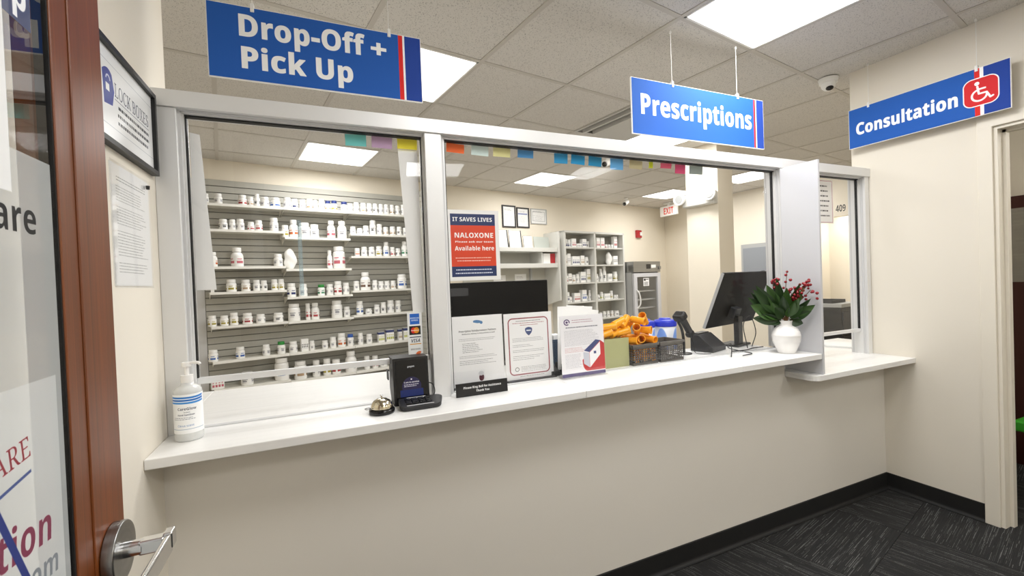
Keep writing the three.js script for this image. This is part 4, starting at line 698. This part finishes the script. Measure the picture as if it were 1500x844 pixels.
const pouchGeo = (() => { const g = new THREE.SphereGeometry(0.5, 20, 14), p = g.attributes.position; for (let i = 0; i < p.count; i++) { const y = p.getY(i), k = 1 + 0.12 * Math.sin(9 * y + 4 * p.getX(i)); p.setXYZ(i, p.getX(i) * k * (y > 0 ? 1.05 : 1.15), Math.max(y, -0.46) * 1.05 + 0.485, p.getZ(i) * 0.7 * k); } g.computeVertexNormals(); return g; })();
function bottle(name, label, [u, w, h, type, col, cap = 'white'], y, off, group, cat) {
  const p = BW(u, y, off), t = thing(name, label, cat, [p.x, p.y, p.z], TB + (type === 'b' ? rr(-0.1, 0.1) : rr(-0.5, 0.7)), group);
  t.scale.set(w, h, type === 'b' ? Math.min(w, 0.08) : w); if (type === 'b' && off === 0.2) t.rotation.y = TB;
  if (type === 'b') { part('carton', cartonBody, mat.plastic, t); part('print', cartonPrint, labelMat(col), t); if (cap !== 'white') part('lid_band', cartonCap, capMat[cap], t); }
  else if (type === 'p') part('pouch_bag', pouchGeo, mat.plastic, t);
  else { const q = proto[type]; part('body', q.body, mat.plastic, t); part('cap', q.cap, capMat[cap], t); part('label', q.label, labelMat(col), t); }
  return t;
}
for (const [key, y, items] of shelves) {
  const row = +key[0], bay = key[1], [u0, u1] = bayU[bay], p = BW(0, y, 0);
  const t = thing('wall_shelf', `pale metal shelf of the ${bayName[bay]} bay, ${ordinal[row - 1]} from the top`, 'shelf', [p.x, p.y, p.z], TB, 'shelves on the slat wall');
  part('board', b2(u0, u1, -0.016, 0, 0.02, 0.218), mat.shelf, t); part('front_lip', b2(u0, u1, -0.02, 0.002, 0.218, 0.222), mat.shelfLip, t);
  for (const uu of [u0 + 0.004, u1 - 0.007]) { const s = new THREE.Shape(); s.moveTo(0.018, -0.016); s.lineTo(0.2, -0.016); s.lineTo(0.018, -0.07); const g = new THREE.ExtrudeGeometry(s, { depth: 0.003, bevelEnabled: false }); g.rotateY(-Math.PI / 2); g.translate(uu + 0.003, 0, 0); part('bracket', g, mat.shelf, t); }
  items.forEach((it, k) => {
    const what = it[3] === 'b' ? 'carton' : it[3] === 'p' ? 'white plastic bag' : it[3] === 'j' ? 'wide white jar' : it[3] === 's' ? 'tall white bottle' : 'white pill bottle';
    const capTxt = it[5] ? ` and ${it[5]} cap` : '';
    bottle(it[3] === 'b' ? 'carton' : it[3] === 'p' ? 'plastic_bag' : 'pill_bottle', `${what}, ${it[4]} label${capTxt}, ${ordinal[k]} on ${bayName[bay]} bay's ${ordinal[row - 1]} shelf`, it, y + 0.0005, 0.15, 'stock on the slat wall shelves', it[3] === 'b' ? 'carton' : it[3] === 'p' ? 'bag' : 'bottle');
  });
}

// ------------------------------------------------------------ white cabinet with two bays
{
  const u0 = 3.29, u1 = 4.58, um = 3.915, D = 0.3, ys = [2.052, 1.82, 1.558, 1.295, 1.012, 0.735, 0.46];
  const t = thing('shelving_cabinet', 'tall white open cabinet of two bays against the back wall', 'cabinet', [OB.x, 0, OB.z], TB);
  part('back_panel', b2(u0, u1, 0, 2.05, 0.005, 0.015), mat.cabinetIn, t);
  for (const u of [u0, um, u1]) part('side_panel', b2(u - 0.016, u + 0.016, 0, 2.052, 0.005, D), mat.cabinet, t);
  part('top_panel', b2(u0 - 0.016, u1 + 0.016, 2.03, 2.056, 0.005, D), mat.cabinet, t);
  for (const y of ys.slice(1)) for (const [a, b] of [[u0 + 0.016, um - 0.016], [um + 0.016, u1 - 0.016]]) part('shelf', b2(a, b, y - 0.02, y, 0.015, D - 0.008), mat.cabinet, t);
  const small = {
    '1L': [[0.04, 0.05, 0.12, 'w', 'navy'], [0.1, 0.05, 0.12, 'w', 'navy'], [0.16, 0.05, 0.115, 'w', 'navy'], [0.24, 0.09, 0.13, 'b', 'pink'], [0.35, 0.1, 0.06, 'b', 'black'], [0.46, 0.09, 0.13, 'b', 'navy'], [0.55, 0.06, 0.1, 'w', 'black']],
    '1R': [[0.03, 0.05, 0.17, 'b', 'black'], [0.14, 0.08, 0.16, 'b', 'pink'], [0.24, 0.09, 0.16, 'b', 'pink'], [0.34, 0.06, 0.06, 'w', 'pink'], [0.41, 0.05, 0.06, 'w', 'gray'], [0.48, 0.05, 0.06, 'w', 'gray'], [0.56, 0.08, 0.19, 'b', 'red']],
    '2L': [[0.05, 0.08, 0.15, 'b', 'tan'], [0.13, 0.07, 0.17, 'b', 'gray'], [0.27, 0.16, 0.13, 'b', 'navy'], [0.41, 0.08, 0.14, 'b', 'tan'], [0.51, 0.08, 0.12, 'j', 'black']],
    '2R': [[0.03, 0.05, 0.12, 'w', 'yellow'], [0.085, 0.05, 0.11, 'w', 'yellow'], [0.4, 0.12, 0.2, 'p', 'gray'], [0.55, 0.11, 0.14, 'b', 'black']],
    '3L': [[0.05, 0.09, 0.11, 'b', 'red'], [0.14, 0.07, 0.14, 'b', 'brown'], [0.23, 0.07, 0.12, 'w', 'tan'], [0.31, 0.06, 0.13, 'w', 'gray'], [0.41, 0.11, 0.16, 'b', 'navy'], [0.53, 0.08, 0.2, 'b', 'yellow']],
    '3R': [[0.03, 0.05, 0.09, 'w', 'gray'], [0.11, 0.06, 0.12, 's', 'gray'], [0.2, 0.06, 0.2, 's', 'gray'], [0.28, 0.07, 0.24, 's', 'black'], [0.39, 0.1, 0.12, 'b', 'black'], [0.53, 0.09, 0.15, 'j', 'yellow']],
    '4L': [[0.06, 0.1, 0.15, 'b', 'navy'], [0.145, 0.06, 0.08, 'w', 'gray'], [0.27, 0.13, 0.13, 'b', 'red'], [0.42, 0.1, 0.17, 'b', 'blue'], [0.5, 0.04, 0.08, 'w', 'gray'], [0.56, 0.05, 0.16, 's', 'gray']],
    '4R': [[0.04, 0.06, 0.24, 's', 'brown'], [0.12, 0.07, 0.08, 'w', 'black'], [0.2, 0.06, 0.12, 'w', 'lime'], [0.31, 0.14, 0.09, 'b', 'gray'], [0.43, 0.06, 0.13, 'w', 'yellow'], [0.51, 0.05, 0.06, 'w', 'gray'], [0.58, 0.05, 0.06, 'w', 'gray']],
    '5L': [[0.04, 0.05, 0.12, 'w', 'gray'], [0.16, 0.09, 0.16, 'b', 'gray'], [0.3, 0.08, 0.13, 'w', 'tan'], [0.42, 0.07, 0.12, 'b', 'gray'], [0.53, 0.07, 0.14, 'w', 'gray']],
    '5R': [[0.06, 0.07, 0.1, 'w', 'gray'], [0.16, 0.06, 0.08, 'w', 'gray'], [0.25, 0.06, 0.09, 'w', 'gray'], [0.34, 0.06, 0.09, 'w', 'gray'], [0.43, 0.06, 0.09, 'w', 'tan'], [0.54, 0.1, 0.08, 'j', 'black']],
    '6R': [[0.1, 0.05, 0.12, 's', 'gray'], [0.2, 0.05, 0.12, 's', 'yellow'], [0.3, 0.05, 0.13, 's', 'gray'], [0.4, 0.05, 0.12, 's', 'gray'], [0.5, 0.05, 0.13, 's', 'gray']],
  };
  for (const [key, items] of Object.entries(small)) {
    const row = +key[0], L = key[1] === 'L', base = L ? u0 + 0.012 : um + 0.012;
    items.forEach((it, k) => bottle(it[3] === 'b' ? 'carton' : it[3] === 'p' ? 'plastic_bag' : 'pill_bottle', `small ${it[3] === 'b' ? 'carton' : it[3] === 'p' ? 'bag' : 'bottle'}, ${it[4]} label, ${ordinal[k]} on ${L ? 'left' : 'right'} half's ${ordinal[row - 1]} shelf of white cabinet`, [base + Math.min(Math.max(it[0], it[1] / 2 + 0.006), 0.586 - it[1] / 2), it[1] * 0.94, ...it.slice(2)], ys[row] + 0.0005, 0.2, 'stock in the white cabinet', it[3] === 'b' ? 'carton' : it[3] === 'p' ? 'bag' : 'bottle'));
  }
}
// ------------------------------------------------------------ hutch shelves, certificates
{
  const t = thing('wall_hutch', 'grey wall mounted desk hutch with two deep shelves', 'shelf unit', [OB.x, 0, OB.z], TB);
  part('back_panel', b2(1.75, 3.14, 1.05, 1.8, 0.003, 0.013), mat.cabinetIn, t);
  part('shelf', b2(1.75, 3.14, 1.745, 1.8, 0.013, 0.3, 0.003), mat.cabinet, t); part('shelf', b2(1.95, 3.14, 1.525, 1.585, 0.013, 0.3, 0.003), mat.cabinet, t);
  const s = new THREE.Shape(); s.moveTo(0.003, 0.98); s.lineTo(0.32, 1.06); s.lineTo(0.32, 2.03); s.lineTo(0.003, 2.03); s.closePath();
  const g = new THREE.ExtrudeGeometry(s, { depth: 0.025, bevelEnabled: false }); g.rotateY(-Math.PI / 2); g.translate(3.168, 0, 0); part('side_panel', g, mat.cabinet, t);
  part('divider', b2(2.86, 2.875, 1.585, 1.745, 0.013, 0.28), mat.cabinet, t); part('post', b2(2.84, 2.865, 1.05, 1.525, 0.013, 0.05), mat.fridgeGray, t);
  const sheetTex = k => canvas(160, 200, (g, w, h) => { g.fillStyle = '#f1f1ee'; g.fillRect(0, 0, w, h); if (k === 1) { g.fillStyle = '#8f96bd'; g.fillRect(10, 50, w - 20, 16); } lines(g, 20, 24, 110, 2, 12, '#9a9a9a', 3, 0.3); lines(g, 18, 84, 124, 6, 14, '#b3b3b3', 3, 0.4); });
  const tex = [sheetTex(0), sheetTex(1)];
  const frames = [[2.406, 2.638, 2.1, 2.405, 'dark', 'black framed certificate, leftmost above the hutch'], [2.655, 2.88, 2.105, 2.39, 'dark', 'black framed certificate with a blue band above the hutch'], [2.91, 3.212, 2.17, 2.39, 'thin', 'silver framed landscape certificate above the hutch']];
  frames.forEach(([a, b, y0, y1, st, label], k) => {
    const p = BW((a + b) / 2, (y0 + y1) / 2, 0), q = thing('framed_certificate', label, 'picture frame', [p.x, p.y, p.z], TB, 'framed certificates'), w = (b - a) / 2, h = (y1 - y0) / 2, f = st === 'dark' ? 0.018 : 0.01, m = st === 'dark' ? mat.charcoal : mat.fridgeGray;
    part('frame', [b2(-w, w, h - f, h, 0.001, 0.016), b2(-w, w, -h, -h + f, 0.001, 0.016), b2(-w, -w + f, -h + f, h - f, 0.001, 0.016), b2(w - f, w, -h + f, h - f, 0.001, 0.016)], m, q);
    part('certificate', b2(-w + f, w - f, -h + f, h - f, 0.001, 0.006), print(tex[k % 2], 0.4), q);
    if (st === 'thin') part('inner_border', [b2(-w + 0.035, w - 0.035, h - 0.045, h - 0.04, 0.006, 0.008), b2(-w + 0.035, w - 0.035, -h + 0.04, -h + 0.045, 0.006, 0.008), b2(-w + 0.035, -w + 0.04, -h + 0.045, h - 0.045, 0.006, 0.008), b2(w - 0.04, w - 0.035, -h + 0.045, h - 0.045, 0.006, 0.008)], m, q);
  });
  const stand = [[2.1, 2.36, 0.24, 'leftmost white framed sheet leaning on the hutch top'], [2.38, 2.59, 0.24, 'second white framed sheet leaning on the hutch top'], [2.62, 2.77, 0.17, 'small white sheet leaning on the hutch top'], [2.8, 3.08, 0.165, 'grey picture sheet leaning at the right of the hutch top']];
  stand.forEach(([a, b, h, label], k) => {
    const p = BW((a + b) / 2, 1.8005, 0.2), q = thing('leaning_document', label, 'document', [p.x, p.y, p.z], TB, 'documents leaning on the hutch'), w = (b - a) / 2;
    const m = part('board', b2(-w, w, 0.001, h, -0.006, 0), k === 3 ? mat.cabinetIn : mat.charcoal, q); m.rotation.x = -0.12; const f = part('print', plane(2 * w - (k < 2 ? 0.02 : 0), h - 0.006, k < 2 ? -0.008 : 0, h / 2, 0.0012), k === 3 ? M(0xb9beb6, 0.5) : print(tex[0], 0.6), q); f.rotation.x = -0.12;
  });
  const pb = BW(3.02, 1.5855, 0.2); const bk = thing('carton', 'white and red carton on the lower hutch shelf', 'carton', [pb.x, pb.y, pb.z], TB);
  part('carton_body', b2(-0.11, 0.11, 0, 0.14, -0.05, 0.05, 0.002), mat.plastic, bk); part('red_side', b2(0.02, 0.111, 0.001, 0.139, 0.0495, 0.0515), mat.red, bk);
  for (const [u, y, lb] of [[2.32, 1.3, 'left typed sheet pinned under the hutch'], [2.68, 1.31, 'right typed sheet pinned under the hutch']]) { const p = BW(u, y, 0.014), q = thing('pinned_sheet', lb, 'document', [p.x, p.y, p.z], TB, 'sheets pinned under the hutch'); part('sheet', b2(-0.1, 0.1, -0.14, 0.14, 0, 0.002), mat.paper, q); part('print', plane(0.196, 0.276, 0, 0, 0.0026), print(tex[0], 0.7), q); }
  const pv = BW(2.03, 1.5855, 0.2); const bag = thing('plastic_bag', 'crumpled white and purple bag on the left of the hutch', 'bag', [pv.x, pv.y, pv.z], TB); const bm = part('bag_body', pouchGeo, M(0xb9a6b8, 0.5), bag); bm.scale.set(0.14, 0.18, 0.14);
}

// ------------------------------------------------------------ pharmacy refrigerator
{
  const u0 = 4.62, u1 = 5.33, D = 0.45, t = thing('refrigerator', 'grey upright pharmacy refrigerator with a glass door', 'refrigerator', [OB.x, 0, OB.z], TB);
  part('cabinet', [b2(u0, u0 + 0.03, 0.04, 1.42, 0.02, D - 0.04), b2(u1 - 0.03, u1, 0.04, 1.42, 0.02, D - 0.04), b2(u0, u1, 0.04, 1.42, 0.02, 0.04), b2(u0, u1, 0.04, 0.16, 0.04, D - 0.04)], mat.fridgeGray, t);
  part('base', b2(u0 + 0.02, u1 - 0.02, 0, 0.04, 0.04, D - 0.06), mat.black, t);
  part('head_unit', rb(u1 - u0, 0.175, D - 0.02, 0.006, (u0 + u1) / 2, 1.508, 0.01 + D / 2), mat.steel, t);
  const d = part('door', [b2(u0 + 0.005, u0 + 0.085, 0.16, 1.405, D - 0.035, D), b2(u1 - 0.085, u1 - 0.005, 0.16, 1.405, D - 0.035, D), b2(u0 + 0.085, u1 - 0.085, 1.345, 1.405, D - 0.035, D), b2(u0 + 0.085, u1 - 0.085, 0.16, 0.24, D - 0.035, D)], mat.panel, t);
  part('pane', b2(u0 + 0.085, u1 - 0.085, 0.24, 1.345, D - 0.02, D - 0.014), mat.glass, d);
  part('handle', tube([[u0 + 0.06, 1.14, D], [u0 + 0.075, 1.1, D + 0.03], [u0 + 0.095, 1.0, D + 0.042], [u0 + 0.09, 0.9, D + 0.038], [u0 + 0.065, 0.84, D]], 0.011, 24, 8), mat.white, d);
  for (const y of [1.12, 0.98, 0.84, 0.6]) part('shelf', b2(u0 + 0.03, u1 - 0.03, y - 0.02, y, 0.04, D - 0.1), mat.fridgeGray, t);
  part('display', [b2(u0 + 0.33, u0 + 0.44, 1.475, 1.55, D, D + 0.004)], mat.blackGloss, t); part('control_label', b2(u0 + 0.46, u0 + 0.58, 1.49, 1.54, D, D + 0.003), mat.white, t); part('lock', rb(0.05, 0.05, 0.02, 0.004, u1 - 0.03, 1.49, D + 0.008), mat.steel, t);
  const tex = canvas(160, 140, (g, w, h) => { g.fillStyle = '#f3f3f3'; g.fillRect(0, 0, w, h); g.fillStyle = '#222'; g.fillRect(14, 14, 56, 34); g.fillRect(78, 18, 66, 12); lines(g, 20, 70, 120, 3, 22, '#222', 12, 0.1); });
  const o = part('notice_label', plane(0.15, 0.13), print(tex), d); o.position.set(u0 + 0.33, 1.26, D - 0.012);
}
{ // fire alarm
  const p = BW(5.337, 2.1, 0), t = thing('fire_alarm', 'red fire alarm strobe on the back wall above the refrigerator', 'fire alarm', [p.x, p.y, p.z], TB);
  part('body', rb(0.125, 0.135, 0.05, 0.01, 0, 0, 0.026), mat.red, t); part('strobe', rb(0.05, 0.06, 0.02, 0.006, 0.03, 0, 0.058), mat.white, t);
}
{ // exit sign
  const t = thing('exit_sign', 'white ceiling hung EXIT sign with red letters', 'exit sign', [5.5, 2.45, -4.25], -Math.PI / 2);
  const tex = canvas(380, 170, (g, w, h) => { g.fillStyle = '#fbf6f2'; g.fillRect(0, 0, w, h); g.fillStyle = '#e2321f'; fit(g, 'EXIT', 80, 320, 144, 160); });
  part('housing', rb(0.38, 0.17, 0.045, 0.006), mat.white, t); part('face', plane(0.37, 0.16, 0, 0, 0.0232), print(tex, 0.4), t); part('canopy', [b2(-0.08, 0.08, 0.115, 0.134, -0.05, 0.05), b2(-0.02, 0.02, 0.08, 0.12, -0.01, 0.01)], mat.white, t);
}
{ // emergency light on the column
  const p = CG(colU, 2.07, -1.025), t = thing('emergency_light', 'white emergency light with two round lamps on the column', 'emergency light', [p.x, p.y, p.z], TC - Math.PI / 2);
  part('housing', rb(0.34, 0.12, 0.07, 0.012, 0, 0, 0.036), mat.cabinet, t);
  for (const x of [-0.17, 0.155]) { const lamp = part('lamp_head', lathe([[0, 0], [0.04, 0], [0.056, 0.02], [0.062, 0.045], [0.06, 0.055], [0.05, 0.05], [0, 0.045]], 28).rotateX(Math.PI / 2).translate(x, 0.025, 0.07), mat.plastic, t); part('lens', cyl(0.04, 0.04, 0.006, 0, 0, 0, 24).rotateX(Math.PI / 2).translate(x, 0.025, 0.121), mat.fridgeGray, lamp); }
}
{ // electrical panel, blue tag and thermostat on the far right wall
  const t = thing('electrical_panel', 'grey electrical panel box on the far right wall', 'electrical panel', [RX, 1.4, -3.03], -Math.PI / 2);
  part('box', rb(0.47, 0.76, 0.02, 0.003, 0, 0, 0.011), mat.fridgeGray, t); part('door', rb(0.39, 0.66, 0.012, 0.003, 0, -0.01, 0.026), mat.panelGray, t); part('latch', rb(0.05, 0.022, 0.008, 0.002, 0.13, -0.04, 0.034), mat.charcoal, t);
  const b = thing('blue_tag', 'small pale blue tag on the far right wall', 'tag', [RX, 2.11, -2.8], -Math.PI / 2); part('tag', b2(-0.06, 0.06, -0.025, 0.025, 0.0005, 0.004), M(0x9fd0de, 0.6), b);
}
// cameras
{
  const t = thing('dome_camera', 'white dome security camera on the ceiling beside the consultation sign', 'security camera', [3.08, HC, -0.235], R(-40));
  part('base', cyl(0.05, 0.056, 0.03, 0, -0.015, 0, 32), mat.plastic, t);
  const s = part('turret', lathe([[0, -0.075], [0.022, -0.072], [0.038, -0.055], [0.042, -0.035], [0.04, -0.02], [0, -0.02]], 28), mat.plastic, t); part('lens', new THREE.SphereGeometry(0.022, 16, 12).scale(1, 0.7, 1).translate(0, -0.066, 0.02), mat.blackGloss, s);
}
for (const [p, label] of [[[2.72, HC, -2.14], 'white bullet camera behind the blue notes of the middle window'], [[4.45, HC, -4.05], 'white bullet camera on the ceiling near the exit sign']]) {
  const t = thing('bullet_camera', label, 'security camera', p, R(-60), 'bullet cameras');
  part('mount', [cyl(0.03, 0.03, 0.016, 0, -0.008, 0, 20), cyl(0.012, 0.012, 0.05, 0, -0.035, 0, 12)], mat.plastic, t);
  const b = part('barrel', cyl(0.035, 0.035, 0.12, 0, 0, 0, 20).rotateX(Math.PI / 2 + 0.4).translate(0, -0.075, 0.01), mat.plastic, t); part('lens', new THREE.SphereGeometry(0.027, 16, 10).translate(0, -0.1, 0.062), mat.blackGloss, b);
}
// things behind the right window
{
  const t = thing('filing_cabinet', 'black cabinet with a grey top behind the right window', 'cabinet', [4.72, 0, -1.27], R(8));
  part('body', rb(0.42, 0.98, 0.42, 0.005, 0, 0.49, 0), mat.black, t); part('top', rb(0.43, 0.035, 0.43, 0.004, 0, 1.0, 0), mat.fridgeGray, t);
  for (let k = 0; k < 4; k++) { const d = part('drawer', rb(0.39, 0.215, 0.014, 0.003, 0, 0.13 + k * 0.235, 0.216), mat.charcoal, t); part('pull', rb(0.1, 0.014, 0.012, 0.003, 0.08, 0.19 + k * 0.235, 0.228), mat.steel, d); }
  const r = thing('desk_tray', 'small black tray on top of the black cabinet', 'tray', [4.7, 1.018, -1.25], R(8)); part('tray', [b2(-0.14, 0.14, 0, 0.006, -0.1, 0.1), b2(-0.14, 0.14, 0.006, 0.03, 0.094, 0.1), b2(-0.14, -0.134, 0.006, 0.03, -0.1, 0.094), b2(0.134, 0.14, 0.006, 0.03, -0.1, 0.094)], mat.charcoal, r);
  const c = thing('office_chair', 'black mesh office chair behind the right window', 'chair', [5.4, 0, -1.05], R(-60));
  part('seat', rb(0.48, 0.07, 0.46, 0.03, 0, 0.5, 0), mat.black, c);
  const s = new THREE.Shape(); s.moveTo(-0.2, 0.55); s.lineTo(0.2, 0.55); s.quadraticCurveTo(0.25, 0.8, 0.2, 1.02); s.lineTo(-0.2, 1.02); s.quadraticCurveTo(-0.25, 0.8, -0.2, 0.55); const hole = new THREE.Path(); hole.moveTo(-0.15, 0.75); hole.lineTo(0.15, 0.75); hole.lineTo(0.16, 0.96); hole.lineTo(-0.16, 0.96); hole.closePath(); s.holes.push(hole);
  part('backrest', new THREE.ExtrudeGeometry(s, { depth: 0.03, bevelEnabled: true, bevelSize: 0.006, bevelThickness: 0.006 }).translate(0, 0, -0.25), mat.black, c);
  for (const x of [-0.26, 0.26]) part('armrest', [rb(0.06, 0.03, 0.24, 0.012, x, 0.72, 0.02), rb(0.03, 0.22, 0.04, 0.008, x, 0.6, 0)], mat.charcoal, c);
  part('column', cyl(0.03, 0.03, 0.4, 0, 0.27, 0, 16), mat.charcoal, c);
  for (let k = 0; k < 5; k++) { const a = k * 1.2566; part('leg', tube([[0, 0.1, 0], [Math.cos(a) * 0.15, 0.09, Math.sin(a) * 0.15], [Math.cos(a) * 0.28, 0.055, Math.sin(a) * 0.28]], 0.02, 8, 8), mat.black, c); part('caster', new THREE.SphereGeometry(0.028, 12, 8).translate(Math.cos(a) * 0.28, 0.028, Math.sin(a) * 0.28), mat.charcoal, c); }
  const ph = thing('desk_papers', 'stack of white papers on the lower counter behind the right window', 'papers', [3.3, 0.8205, -0.36], R(20)); part('stack', rb(0.22, 0.012, 0.28, 0.002, 0, 0.0065, 0), mat.paper, ph);
}
{ // stool in the consultation room
  const t = thing('green_bench', 'bright green bench seat inside the consultation room', 'bench', [3.78, 0, 0.66]);
  part('seat', rb(0.28, 0.06, 0.56, 0.012, 0, 0.41, 0), mat.green, t); for (const [x, z] of [[-0.1, 0.05], [0.1, 0.05], [-0.1, 0.24], [0.1, 0.24]]) part('leg', cyl(0.016, 0.02, 0.38, x, 0.19, z, 12), mat.charcoal, t);
}
{ // lamp of the room behind the doorway marked 409
  const t = thing('doorway_lamp', 'ceiling lamp just inside the doorway marked 409', 'ceiling light', [RX + 0.35, 2.15, -1.8]);
  part('body', b2(-0.2, 0.2, -0.03, 0, -0.4, 0.4), mat.fixture, t); part('diffuser', b2(-0.19, 0.19, -0.034, -0.03, -0.39, 0.39), mat.glow, t);
  const L = new THREE.RectAreaLight(PANEL_COLOR, PANEL_LIGHT * 0.35, 0.36, 0.76); L.position.y = -0.037; L.rotation.x = -Math.PI / 2; t.add(L);
}
{ // ceiling lamp of the consultation room
  const t = thing('round_ceiling_lamp', 'small round ceiling lamp in the consultation room', 'ceiling light', [3.9, 2.25, 1.2]);
  part('body', cyl(0.12, 0.13, 0.03, 0, -0.016, 0, 28), mat.fixture, t); part('diffuser', cyl(0.1, 0.105, 0.008, 0, -0.035, 0, 28), mat.glow, t);
  const L = new THREE.PointLight(0xffffff, 0.5); L.position.y = -0.12; L.shadow.radius = 4; L.castShadow = true; t.add(L);
}
renderer.render(scene, camera);
